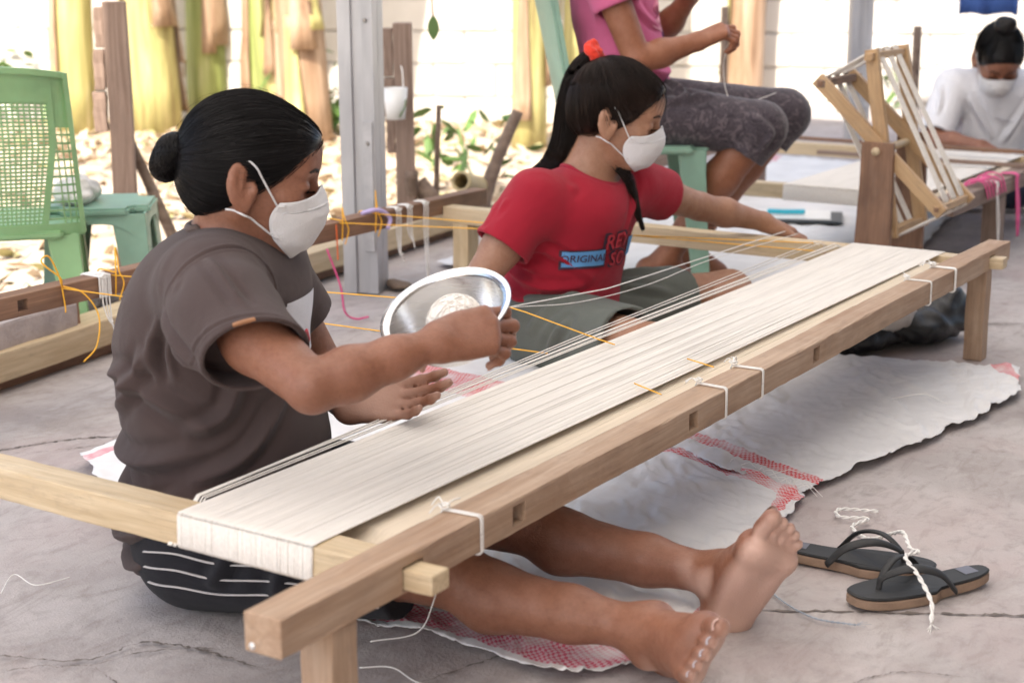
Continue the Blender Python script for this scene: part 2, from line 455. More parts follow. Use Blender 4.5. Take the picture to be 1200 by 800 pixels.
def solid_obj(name, s, h, mat, parent=None, folds=None, wob=(0, 1, 0), it=1, pale=None, dark=None, local=True):
    V, F = s.mesh(h); V = relax(V, F, it)
    if folds or wob[0]:
        N = vnormals(V, F)
        if folds: V = fold(V, N, folds)
        if wob[0]: V = V+N*(wob[0]*fnoise(V, wob[1], wob[2]))[:, None]
    s.fs = folds; s.wob = wob
    o = mesh_obj(name, V, F, mat, parent, True, local=local)
    if pale is not None or dark is not None:
        N = vnormals(V, F)
        for nm, fn in (('pale', pale), ('dark', dark)):
            a = o.data.attributes.new(nm, 'FLOAT', 'POINT')
            a.data.foreach_set('value', np.clip(fn(V, N) if fn else np.zeros(len(V)), 0, 1).astype(np.float32))
    return o

# ================================================================== SETTING
def concrete(name, c1, c2, c3):
    t = NT(name); v = t.map()
    a = t.noise(v, 1.1, 6, .6, .4); b = t.noise(v, 4.5, 6, .65, .6); c = t.noise(v, 26, 5, .7); d = t.noise(v, 240, 3, .7)
    col = t.ramp(a, [(.3, c1), (.52, c2), (.72, c3)])
    col = t.mix(t.math('MULTIPLY', t.ramp(b, [(.42, (0, 0, 0)), (.62, (1, 1, 1))]), .55), col, (.54, .50, .49))
    col = t.mix(t.math('MULTIPLY', t.ramp(t.noise(t.map((1, 2.6, 1)), 7, 6, .7, 1.5), [(.5, (0, 0, 0)), (.64, (1, 1, 1))]), .4), col, (.24, .20, .18))
    col = t.mix(t.math('MULTIPLY', t.ramp(t.noise(v, 2.3, 5, .6, .8), [(.5, (0, 0, 0)), (.7, (1, 1, 1))]), .5), col, (.42, .32, .31))
    col = t.mix(t.math('MULTIPLY', t.ramp(c, [(.3, (1, 1, 1)), (.48, (0, 0, 0))]), .35), col, (.20, .17, .16))
    t.col(col)
    hh = t.math('ADD', t.math('MULTIPLY', c, .5), t.math('MULTIPLY', d, .35))
    hh = t.math('ADD', hh, t.math('MULTIPLY', b, .8)); t.bump(hh, .6, .008); t.set(Roughness=.85); return t.m
M['floor'] = concrete('worn_concrete', (.29, .255, .245), (.385, .345, .335), (.46, .42, .41))
def edge_y(x): return 1.86+.13*(x-1.06)

# concrete slab with a real edge, slightly uneven
nx, ny = 140, 90
xs = np.linspace(-7, 11, nx); V = []; F = []
for i, x in enumerate(xs):
    ye = edge_y(x)
    for j in range(ny):
        y = -7+(ye+7)*j/(ny-1); V.append((x, y, .0025*math.sin(2.1*x+1.7*y)*math.sin(1.3*x-2.2*y)-.0026))
for i in range(nx-1):
    for j in range(ny-1): F.append((i*ny+j, (i+1)*ny+j, (i+1)*ny+j+1, i*ny+j+1))
k0 = len(V)
for i, x in enumerate(xs): V.append((x, edge_y(x), -.2))
for i in range(nx-1): F.append((i*ny+ny-1, (i+1)*ny+ny-1, k0+i+1, k0+i))
tag(mesh_obj('floor', V, F, M['floor']), kind='structure')
# poured-slab joints: narrow recessed-looking mortar lines laid as thin strips 4 mm proud are avoided; joints are slim dark fillets
M['joint'] = mat_plain('dirt_in_joint', (.15, .125, .11), .9, .3, 40)
def joint(pts, w):
    P = smooth_path([(x, y, .0012) for x, y in pts], 60); P = resample(P, 160); P[:, :2] += .005*np.stack([fnoise(P, 22, 3), fnoise(P, 27, 5)], 1)+.004*np.stack([fnoise(P, 90, 13), fnoise(P, 110, 15)], 1)+RNG.normal(0, .0011, (160, 2))
    ww = w*np.clip(.15+2.2*np.abs(fnoise(P, 38, 8))+RNG.normal(0, .15, 160), .05, 2)*np.clip(np.minimum(np.linspace(0, 1, 160), np.linspace(1, 0, 160))*8, .15, 1)
    T = np.gradient(P, axis=0); S = np.stack([-T[:, 1], T[:, 0], T[:, 2]*0], 1); S /= np.linalg.norm(S, axis=1)[:, None]
    V = np.concatenate([P-S*ww[:, None], P+S*ww[:, None]]); n = len(P)
    o = mesh_obj('joint', V, [(i, i+1, n+i+1, n+i) for i in range(n-1)], M['joint'], bpy.data.objects['floor']); return o
joint([(.36, .12), (.56, .05), (.80, -.10), (1.1, -.6)], .0035)
joint([(2.75, .3), (2.95, -.1), (3.0, -.6), (3.1, -1.2)], .004)
joint([(.75, 1.42), (.95, 1.30), (1.02, 1.1)], .0028)
joint([(1.9, 1.5), (2.1, 1.2), (2.2, 1.0)], .0025)
joint([(.12, .75), (.2, .55), (.3, .5), (.32, .3)], .0022)
for cr in ([(.10, .62), (.16, .58), (.20, .52), (.27, .49), (.34, .40)], [(.20, .52), (.17, .44), (.10, .40)], [(.80, 1.34), (.92, 1.26), (1.0, 1.28), (1.12, 1.2)], [(.92, 1.26), (.94, 1.18), (.90, 1.1)], [(1.3, -.5), (1.45, -.62), (1.5, -.75)], [(1.9, -.35), (2.1, -.42), (2.2, -.55)], [(.05, .35), (.12, .28), (.2, .26), (.24, .18)], [(.62, -.35), (.75, -.4), (.8, -.5)], [(1.55, 1.35), (1.7, 1.28), (1.78, 1.3)], [(1.7, 1.28), (1.72, 1.2), (1.82, 1.14)]): joint(cr, .0011)
joint([(2.45, -.2), (2.6, -.6), (2.5, -1.2)], .003)

def soil():
    t = NT('dry_sandy_soil'); v = t.map(); a = t.noise(v, 1.4, 6, .6); b = t.noise(v, 30, 5, .7)
    c = t.ramp(a, [(.3, (.42, .33, .25)), (.55, (.56, .47, .38)), (.75, (.64, .56, .47))])
    c = t.mix(t.math('MULTIPLY', t.ramp(b, [(.4, (0, 0, 0)), (.65, (1, 1, 1))]), .5), c, (.34, .25, .18))
    t.col(c); t.bump(b, .6, .02); t.set(Roughness=.95); return t.m
M['soil'] = soil()
g = sorted(set([-60, -40, -25]+list(np.linspace(-14, 20, 90))+[28, 45, 60])); V = []; F = []
for x in g:
    for y in g:
        z = -.15+.03*math.sin(1.7*x+.6*y)*math.sin(1.1*y-.5*x)
        if y < edge_y(x)+.25: z = -.19
        V.append((x, y, z-.01))
n = len(g)
for i in range(n-1):
    for j in range(n-1): F.append((i*n+j, (i+1)*n+j, (i+1)*n+j+1, i*n+j+1))
tag(mesh_obj('ground', V, F, M['soil']), kind='structure')

# unseen shelter roof, its sheet made translucent to add soft overhead light
def diffuser_sheet():
    t = NT('light_diffusing_sheet'); d = t.n('ShaderNodeBsdfDiffuse'); d.inputs[0].default_value = (.55, .54, .51, 1); tr = t.n('ShaderNodeBsdfTranslucent'); tr.inputs[0].default_value = (.80, .775, .735, 1)
    m = t.n('ShaderNodeMixShader'); m.inputs[0].default_value = .66; t.l(d.outputs[0], m.inputs[1]); t.l(tr.outputs[0], m.inputs[2]); t.l(m.outputs[0], t.t.nodes['Material Output'].inputs[0]); return t.m
M['diffuser'] = diffuser_sheet()
V = []; F = []
xs = np.linspace(-3.1, 5.2, 180); ys = [-1.5, .0, 1.2, 2.5]
for x in xs:
    for y in ys: V.append((x, y+.13*(x-1), 2.45+.09*(2.75-y)+.018*math.sin(x*2*math.pi/.12*.5)))
for i in range(len(xs)-1):
    for j in range(len(ys)-1): F.append((i*4+j, i*4+j+1, (i+1)*4+j+1, (i+1)*4+j))
tag(mesh_obj('roof', V, F, M['diffuser']), kind='structure')
V = []; F = []
for x in xs:
    for y in (-6.5, -4, -2, -1.4): V.append((x, y+.13*(x-1), 2.47+.09*(2.75-y)+.018*math.sin(x*2*math.pi/.12*.5)))
for i in range(len(xs)-1):
    for j in range(3): F.append((i*4+j, i*4+j+1, (i+1)*4+j+1, (i+1)*4+j))
M['sheet'] = mat_plain('light_blocking_sheet', (.42, .41, .40), .5, .15, 4, .1)
tag(mesh_obj('light_blocking_roof', V, F, M['sheet']), kind='structure')  # unseen opaque roof part, added to shift the light toward the yard
# unseen wall added behind the camera to block sky light on that side
M['render'] = mat_plain('sky_blocking_wall', (.34, .31, .28), .9, .12, 2, .3, .004)
tag(bm_obj('added_sky_blocking_wall', box_bm(12, .15, 3.3, .01, .002, 4), M['render'], None, Matrix.Translation((-5.5, -3.6, 1.45))), kind='structure')

# ------------------------------------------------------------------ steel columns
def steel():
    t = NT('galvanised_steel'); v = t.map((3, 3, .6)); n = t.noise(v, 6, 5)
    t.col(t.ramp(n, [(.3, (.34, .34, .36)), (.7, (.48, .48, .50))])); t.set(Metallic=.35, Roughness=.42); t.bump(n, .1, .003); return t.m
M['steel'] = steel(); M['screw'] = mat_plain('zinc_screw', (.30, .28, .27), .4, .1, Metallic=.8)
def column(base, rz, label):
    e = empty('steel_column', (*base, 0), rz, label=label, cat='column', group='steel shelter columns')
    mw = basis(e)
    def chan(name, prof, z0, z1, off):
        V = []; F = []; n = len(prof)
        for z in (z0, z1):
            for x, y in prof: V.append(mw @ Vector((x+off[0], y+off[1], z)))
        for i in range(n-1): F.append((i, i+1, n+i+1, n+i))
        F.append((n-1, 0, n, 2*n-1))
        F.append(tuple(range(n))[::-1]); F.append(tuple(range(n, 2*n)))
        return mesh_obj(name, V, F, M['steel'], e, False)
    # face A (towards -x local): two ribs and a recessed slot
    prof = [(0, 0), (0, .030), (.010, .032), (.010, .060), (0, .062), (0, .098), (.055, .098), (.055, 0)]
    chan('channel', prof, 0, 2.6, (-.055, -.049))
    prof2 = [(0, 0), (.004, .004), (.004, .094), (0, .098), (.052, .098), (.046, .088), (.046, .010), (.052, 0)]
    chan('channel', prof2, 0, 2.6, (.0025, -.049))
    V, F = [], []
    p = box_bm(.36, .028, .004, .001, 0, 1)
    o = bm_obj('splice_plate', p, M['steel'], e, mw @ Matrix.Translation((-.058, -.030, .12)) @ Matrix.Rotation(-math.pi/2, 4, 'Y'))
    for z in (.42, .2, .75):
        s = bmesh.new(); bmesh.ops.create_cone(s, segments=10, radius1=.006, radius2=.004, depth=.004, cap_ends=True)
        bm_obj('screw', s, M['screw'], e, mw @ Matrix.Translation((-.0625, -.03, z)) @ Matrix.Rotation(-math.pi/2, 4, 'Y'))
    return e
column((2.36, 1.72), rad(22), 'galvanised steel channel column standing beside the long brown rail')
column((6.1, 1.72), rad(30), 'galvanised steel column standing behind the yarn reel')

# ------------------------------------------------------------------ block wall at the back of the yard
M['block'] = mat_plain('whitewashed_block', (.60, .57, .53), .9, .14, 3, .4, .004)
M['mortar'] = mat_plain('grey_mortar', (.42, .39, .36), .95, .15, 8)
A = Vector((5.45, 9.6, 0)); B = Vector((9.35, -.6, 0)); wd = (B-A).normalized(); wlen = (B-A).length; wang = math.atan2(wd.y, wd.x)
wall = empty('block_wall', A, wang, label='whitewashed concrete block wall at the back of the yard', cat='wall')
bm_obj('mortar_core', box_bm(wlen+.4, .11, 1.62, 0, 0, 1), M['mortar'], wall, Matrix.Translation(A+Vector((0, 0, .62))) @ Matrix.Rotation(wang, 4, 'Z'))
blk = [box_bm(.388, .142, .188, .006, .0015, 3) for _ in range(3)]
blk_me = []
for b in blk:
    me = bpy.data.meshes.new('block'); b.to_mesh(me); b.free(); me.materials.append(M['block']); blk_me.append(me)
for r in range(8):
    for c in range(int(wlen/.4)):
        o = bpy.data.objects.new('block', random.choice(blk_me))
        s = c*.4+(.2 if r % 2 else 0)
        o.matrix_world = Matrix.Translation(A+wd*s+Vector((0, 0, -.08+r*.2))) @ Matrix.Rotation(wang+random.uniform(-.006, .006), 4, 'Z') @ Matrix.Translation((0, random.uniform(-.006, .006), 0))
        link(o, wall)

# ------------------------------------------------------------------ banana plants and other growth
def banana_mat(name, cols):
    t = NT(name); n = t.noise(t.map((7, 7, .55)), 2.2, 6, .6, .8); n2 = t.noise(t.map((40, 40, 1.2)), 2, 3)
    c = t.ramp(n, [(.26, cols[0]), (.45, cols[1]), (.6, cols[2]), (.75, cols[3])])
    c = t.mix(t.math('MULTIPLY', t.ramp(n2, [(.5, (0, 0, 0)), (.7, (1, 1, 1))]), .35), c, cols[0]); t.col(c); t.bump(n2, .4, .006); t.set(Roughness=.55); return t.m
M['ban'] = banana_mat('banana_stem', [(.20, .12, .06), (.38, .34, .13), (.52, .46, .20), (.60, .54, .36)])
M['ban_green'] = banana_mat('green_banana_stem', [(.15, .12, .05), (.25, .30, .09), (.38, .42, .15), (.52, .50, .28)])
M['ban_dry'] = banana_mat('dry_banana_sheath', [(.16, .09, .055), (.33, .21, .13), (.46, .32, .22), (.58, .44, .32)])
M['ban_leaf'] = mat_plain('banana_leaf', (.10, .20, .035), .5, .35, 3, .2)
M['dry_leaf'] = mat_plain('dry_leaf', (.42, .30, .18), .8, .4, 9, .3)
def banana(x, y, r, lean, stem, label, n_dry, seed):
    rnd = random.Random(seed); e = empty('banana_plant', (x, y, -.16), label=label, cat='banana plant', group='banana plants in the yard')
    H = 3.2
    path = [(x+lean*t*t*H, y-lean*.4*t*H, -.2+H*t) for t in np.linspace(0, 1, 12)]
    V, F = tube_vf(path, np.linspace(r*1.12, r*.72, 12), 18); V = np.array(V)
    V += (.012*fnoise(V, 8, seed))[:, None]*np.array([1, 1, 0]); mesh_obj('trunk', V, F, stem, e)
    for k in range(n_dry):      # peeling leaf sheaths wrapped on the stem
        a0 = rnd.uniform(0, 6.28); w = rnd.uniform(.5, 1.0); z0 = rnd.uniform(-.1, .5); L = rnd.uniform(.5, 1.2); V = []; F = []
        for i in range(9):
            t = i/8; z = z0+L*t; rr = r*(1.14-.3*(z+.2)/H)+.012+.03*(1-t)**2*rnd.uniform(.4, 1.2)
            for j in range(5):
                a = a0+w*(j/4-.5)*(1-.55*t); cx = x+lean*((z+.2)/H)**2*H; V.append((cx+rr*math.cos(a), y-lean*.4*(z+.2)+rr*math.sin(a), z))
        for i in range(8):
            for j in range(4): F.append((i*5+j, i*5+j+1, i*5+j+6, i*5+j+5))
        o = mesh_obj('leaf_sheath', V, F, M['ban_dry'] if rnd.random() < .6 else M['ban'], e); m = o.modifiers.new('s', 'SOLIDIFY'); m.thickness = .006
    cr = []
    for k in range(5):          # crown of long arching leaves
        a = k*2.4+rnd.random(); L = rnd.uniform(1.2, 1.8); V = []; F = []
        bx, by, bz = path[-1]
        for i in range(10):
            t = i/9; px = bx+math.cos(a)*L*t*.9; py = by+math.sin(a)*L*t*.9; pz = bz+.9*t-1.25*t*t; w = .26*math.sin(min(1, t*1.15+.06)*math.pi)**.6
            s = (-math.sin(a), math.cos(a)); V += [(px-s[0]*w, py-s[1]*w, pz-.06), (px, py, pz), (px+s[0]*w, py+s[1]*w, pz-.06)]
        for i in range(9):
            for j in range(2): F.append((i*3+j, i*3+j+1, i*3+j+4, i*3+j+3))
        cr.append((V, F))
    V, F = join_vf(cr); mesh_obj('crown', V, F, M['ban_leaf'], e)
    return e
banana(5.83, 6.67, .115, .05, M['ban'], 'yellow-green banana stem behind the green lattice chair', 3, 1)
banana(6.10, 6.25, .14, -.06, M['ban'], 'thick yellow banana stem with brown sheaths beside the notched post', 5, 2)
banana(6.62, 6.31, .12, .02, M['ban_green'], 'green banana stem between two yellow ones above the grey-shirted person', 3, 3)
banana(6.75, 5.95, .11, .03, M['ban_green'], 'slim green banana stem behind the grey-shirted person', 2, 9)
banana(6.49, 5.55, .09, -.05, M['ban'], 'slim leaning banana stem with yellow sheaths', 4, 4)
banana(6.05, 5.00, .13, -.09, M['ban_dry'], 'brown dried banana stem beside the steel column', 6, 5)
banana(6.40, 3.72, .09, .0, M['ban'], 'pale yellow banana stem behind the broken branch', 2, 6)
banana(6.95, 3.72, .10, .02, M['ban'], 'pale yellow banana stem partly behind the pink-shirted person', 2, 7)
banana(7.6, 3.0, .10, .06, M['ban_dry'], 'tan dried stem beyond the pink-shirted hands', 3, 8)

def leaf_mesh(name, pts, size, mat, seed, kind='stuff', parent=None, curl=.35):
    rng = np.random.default_rng(seed); N = len(pts); pts = np.asarray(pts, float)
    prof = np.array([(-1, 0, 0), (-.4, -.34, .12), (-.35, .34, .12), (.35, -.30, .1), (.4, .3, .1), (1, 0, .02), (0, 0, -.06)])
    tri = np.array([(0, 1, 6), (0, 6, 2), (1, 3, 6), (6, 4, 2), (3, 5, 6), (6, 5, 4)])
    a = rng.random(N)*6.28; s = size*(.5+rng.random(N)); ti = rng.normal(0, curl, (N, 2)); V = np.zeros((N, 7, 3))
    x = prof[None, :, 0]*s[:, None]; y = prof[None, :, 1]*s[:, None]*(.6+.8*rng.random((N, 1))); z = prof[None, :, 2]*s[:, None]*rng.normal(0, 1.6, (N, 1))+x*ti[:, :1]+y*ti[:, 1:]
    V[..., 0] = x*np.cos(a)[:, None]-y*np.sin(a)[:, None]; V[..., 1] = x*np.sin(a)[:, None]+y*np.cos(a)[:, None]; V[..., 2] = z+.35*s[:, None]*rng.random((N, 1))
    V += pts[:, None]; F = (tri[None]+np.arange(N)[:, None, None]*7).reshape(-1, 3)
    return mesh_obj(name, V.reshape(-1, 3), F, mat, parent, False)
def litter_mat():
    t = NT('leaf_litter'); n = t.n('ShaderNodeNewGeometry'); c = t.ramp(n.outputs['Random Per Island'], [(0, (.52, .43, .31)), (.3, (.44, .33, .22)), (.55, (.58, .50, .40)), (.8, (.36, .25, .16)), (.95, (.38, .36, .17))])
    t.col(c); t.set(Roughness=.8); return t.m
M['litter'] = litter_mat()
pts = []
while len(pts) < 7500:
    x = random.uniform(1.5, 9); y = random.uniform(2.2, 8.5)
    if y < edge_y(x)+.1: continue
    dens = .35+.65*max(0, math.sin(x*1.3+y*.7)*math.sin(y*1.1-x*.4))
    if random.random() < dens: pts.append((x, y, -.155+.03*math.sin(1.7*x+.6*y)*math.sin(1.1*y-.5*x)))
tag(leaf_mesh('leaf_litter', pts, .042, M['litter'], 3), 'dry fallen leaves scattered over the sunlit yard', 'leaves', kind='stuff')
M['weed'] = mat_plain('weed_leaf', (.09, .17, .04), .6, .4, 6)
for i, (x, y, n, lab) in enumerate([(6.2, 7.6, 90, 'small leafy weed at the foot of the wall behind the lattice chair'), (5.0, 3.2, 40, 'low green weed growing beyond the bamboo piece'), (6.3, 4.9, 50, 'small green weed at the foot of the dried banana stem'), (8.2, 2.3, 60, 'bushy weed at the foot of the pale block wall')]):
    rng = np.random.default_rng(i); q = rng.normal(0, 1, (n, 3))*(.16, .16, .12)+(x, y, .05); q[:, 2] = np.abs(q[:, 2]+.1)-.1
    e = empty('weed', (x, y, -.16), label=lab, cat='weed'); leaf_mesh('foliage', q, .05, M['weed'], i, parent=e, curl=.8)
    tube('stem', [(x, y, -.17), (x+.01, y, .0), (x-.01, y+.02, .12)], .006, M['weed'], e)
tube_leaf = empty('hanging_leaf', (3.3, 2.3, .7), label='lone green-brown leaf hanging by a thin twig beside the notched post', cat='leaf')
V = []; F = []
for i in range(8):
    t = i/7; w = .022*math.sin(math.pi*min(1, t*.97+.03))**.8
    for s in (-1, 0, 1): V.append((3.32+.3*w*s, 2.16-.9*w*s, .71-.085*t+.006*abs(s)))
for i in range(7):
    for j in range(2): F.append((i*3+j, i*3+j+1, i*3+j+4, i*3+j+3))
mesh_obj('blade', V, F, M['weed'], tube_leaf); tube('twig', [(3.32, 2.16, .71), (3.33, 2.18, .85), (3.5, 2.4, 1.3), (3.7, 2.6, 2.4)], .003, M['ban_dry'], tube_leaf)

# ------------------------------------------------------------------ notched loom posts, branch, stake, bamboo
def notched_post(x, y, w, d, z1, rz, label, steps):
    e = empty('notched_post', (x, y, -.16), rz, label=label, cat='post', group='notched wooden posts'); mw = basis(e)
    def part(name, x0, z0, zt, ww, dd):
        bm_obj(name, box_bm(zt-z0, ww, dd, .004, .0012, 6), M['grey_wood'], e, mw @ Matrix.Translation((x0, 0, z0)) @ Matrix(((0, 1, 0, 0), (0, 0, 1, 0), (1, 0, 0, 0), (0, 0, 0, 1))))
    part('upright', 0, 0, z1, w, d)
    zz = z1-.01
    for k, (L, dx) in enumerate(steps):
        part('step_block', -w*.5-.014-dx, zz-L, zz-.006, .028+dx, d*.8); zz -= L
    return e
notched_post(2.45, 2.75, .072, .07, .94, rad(-48), 'tall reddish notched wooden post behind the green stool', [(.13, 0), (.13, .006), (.13, .012)])
notched_post(3.12, 2.14, .062, .07, .86, rad(-54), 'notched wooden post with a white cup hung on it beside the steel column', [(.16, .004), (.13, .004), (.12, .0)])
M['plastic_white'] = mat_plain('white_plastic', (.75, .75, .74), .4, .05)
e = empty('hanging_cup', (3.02, 2.08, .42), label='small white plastic cup hung on the notched post', cat='cup')
prof = [(.030, 0), (.034, .04), (.040, .10), (.036, .10), (.030, .04), (.026, .004)]; V = []; F = []
for r, z in prof:
    for k in range(18): a = k*2*math.pi/18; V.append((3.02+r*math.cos(a), 2.10+r*math.sin(a), .40+z))
for i in range(len(prof)-1):
    for k in range(18): F.append((i*18+k, i*18+(k+1) % 18, (i+1)*18+(k+1) % 18, (i+1)*18+k))
F.append(tuple(range(18))[::-1]); F.append(tuple(range(len(V)-18, len(V)))); mesh_obj('cup_body', V, F, M['plastic_white'], e)
tube('hanger', smooth_path([(3.03, 2.075, .49), (3.06, 2.10, .55), (3.08, 2.12, .565)], 10), .002, M['white_string'], e)
tube('hanger', smooth_path([(3.0, 2.07, .41), (3.02, 2.06, .45), (3.05, 2.09, .5)], 10), .0025, M['weed'], e)
M['bark'] = mat_wood('dry_branch_bark', (.13, .085, .06), (.30, .22, .17), .85, (.08, .05, .04), 10, .5)
def branchy(name, pts, r, label, cat):
    P = smooth_path(pts, 26); V, F = tube_vf(P, np.linspace(r, r*.75, len(P)), 12); V = np.array(V)+(.005*fnoise(V, 22, 4))[:, None]
    return tag(mesh_obj(name, V, F, M['bark']), label, cat)
branchy('branch', [(3.30, 1.98, -.05), (3.36, 1.98, .12), (3.42, 1.97, .24), (3.50, 1.94, .39)], .026, 'thick broken branch leaning upright behind the pale crosspiece', 'branch')
branchy('branch', [(3.18, 2.02, -.1), (3.18, 2.06, .08), (3.16, 2.12, .18)], .04, 'short grey stump leaning beside the bamboo piece', 'branch')
branchy('stake', [(3.26, 2.12, -.15), (3.27, 2.12, .2), (3.275, 2.11, .42)], .011, 'thin dark stake standing upright beside the notched post', 'stake')
branchy('stake', [(2.62, 2.62, -.15), (2.56, 2.70, .1), (2.50, 2.78, .36)], .022, 'round pole leaning on the notched post behind the stool', 'pole')
branchy('stake', [(3.22, 2.2, -.15), (3.16, 2.16, .0), (3.10, 2.1, .22)], .03, 'dark pole leaning at the foot of the cup-hung post', 'pole')
bp = [(3.18, 1.96, .19), (3.42, 2.02, .13)]
P = resample(bp, 10); V1, F1 = tube_vf(P, .034, 18, caps=False); V2, F2 = tube_vf(P, .026, 18, caps=False)
V, F = join_vf([(V1, F1), (V2, [q[::-1] for q in F2])]); n1 = len(V1)
for k in range(18): F.append((k, n1+k, n1+(k+1) % 18, (k+1) % 18)); 
F.append(tuple(range(n1+9*18, n1+10*18)))
M['bamboo'] = mat_plain('bamboo', (.45, .36, .20), .5, .25, 8)
tag(mesh_obj('bamboo_piece', V, F, M['bamboo']), 'hollow bamboo piece lying end-on behind the brown rail', 'bamboo')

# ------------------------------------------------------------------ kerb timber and rubble at the slab edge
ke = empty('kerb_timber', (1.06, 1.75, 0), label='pale squared timber lying along the edge of the concrete floor', cat='timber')
beam('beam', (.2, 1.66, .062), (3.3, 2.05, .062), .10, .066, M['pale_wood'], ke, bev=.005, wav=.003, segs=24)
beam('lower_strip', (.2, 1.68, .014), (3.3, 2.07, .014), .085, .029, M['brown_wood'], ke, bev=.004, wav=.002, segs=16)  # darker brown strip below the pale beam
M['stone'] = mat_plain('grey_rubble_stone', (.36, .31, .30), .9, .3, 14, .5, .006)
stone_me = []
for k in range(5):
    bm = bmesh.new(); bmesh.ops.create_icosphere(bm, subdivisions=2, radius=1)
    for v in bm.verts: v.co *= 1+.22*math.sin(v.co.x*3+k)*math.cos(v.co.y*2.7+k*2)+random.uniform(-.07, .07)
    me = bpy.data.meshes.new('stone'); bm.to_mesh(me); bm.free(); me.materials.append(M['stone']); stone_me.append(me)
rb = empty('rubble_bed', (1.7, 2.0, -.1), label='bed of grey rubble stones between the kerb timber and the yard', cat='rubble')
for k in range(90):
    o = bpy.data.objects.new('stone', random.choice(stone_me)); x = random.uniform(.7, 3.2); s = random.uniform(.03, .065)
    o.matrix_world = Matrix.Translation((x, edge_y(x)+.06+random.uniform(0, .28), -.06+random.uniform(0, .12))) @ Matrix.Rotation(random.random()*6, 4, 'Z') @ Matrix.Diagonal((s*1.3, s, s*.8, 1))
    link(o, rb)
bk = bm_obj('concrete_block', box_bm(.36, .15, .12, .008, .002, 6), M['stone'], None, Matrix.Translation((.98, 1.80, .09)) @ Matrix.Rotation(rad(8), 4, 'Z'))
tag(bk, 'rough grey block lying under the brown rail beside the rubble', 'block')
bk = beam('wood_offcut', (1.335, 1.80, .03), (1.335, 1.80, .16), .05, .03, M['brown_wood'], None); tag(bk, 'short reddish wood offcut set upright at the end of the rough block', 'wood block')

# ================================================================== FRAME 1 (long warping frame)
W1Y = 1.535; RX = 2.636
fr = empty('warping_frame', (0, 0, 0), label='long low wooden warping frame with weathered brown rails and pale crosspieces', cat='loom frame')
rail = beam('rail', (0, .0262, .2355), (RX, .0262, .2355), .0524, .0461, M['rail'], fr, segs=90, nick=.0016)
cut(rail, [((x, -.05, .235), (x, .1, .235), .030, .028) for x in (.468, .965, 1.452)]+[((.236, -.05, .231), (.236, .1, .231), .042, .030), ((2.496, -.05, .231), (2.496, .1, .231), .042, .030)])
cross_n = beam('crosspiece', (.236, .0555, .2245), (.236, W1Y-.002, .2245), .050, .0455, M['pale_wood'], fr, segs=50, nick=.0010)
beam('tenon', (.236, -.040, .230), (.236, .056, .230), .036, .026, M['pale_wood'], fr, bev=.004, segs=4)
cross_f = beam('crosspiece', (2.4965, .0555, .2145), (2.4965, W1Y-.002, .2145), .048, .0455, M['pale_wood'], fr, segs=16)
beam('tenon', (2.4965, -.030, .230), (2.4965, .056, .230), .036, .026, M['pale_wood'], fr, bev=.004, segs=4)
brail = beam('rail', (.0, W1Y+.024, .2355), (2.70, W1Y+.024, .2355), .048, .0461, M['brown_wood'], fr, segs=20)
cut(brail, [((x, W1Y-.05, .235), (x, W1Y+.1, .235), .026, .024) for x in (.985, 1.72)])
beam('leg', (.112, .028, -.002), (.112, .028, .2122), .046, .046, M['rail'], fr, segs=5)
beam('leg', (2.492, .026, -.002), (2.492, .026, .2122), .044, .044, M['rail'], fr, segs=5)
beam('leg', (2.5, 1.475, -.002), (2.5, 1.475, .1915), .055, .05, M['pale_wood'], fr, segs=5)
beam('leg', (.236, 1.475, -.002), (.236, 1.475, .2015), .055, .05, M['pale_wood'], fr, segs=5)
M['nail'] = mat_plain('nail_head', (.7, .69, .68), .3, .05, Metallic=.6)
b = bmesh.new(); bmesh.ops.create_uvsphere(b, u_segments=10, v_segments=6, radius=.0045)
bm_obj('nail', b, M['nail'], fr, Matrix.Translation((-.0005, .041, .221)) @ Matrix.Diagonal((.5, 1, 1, 1)), True)

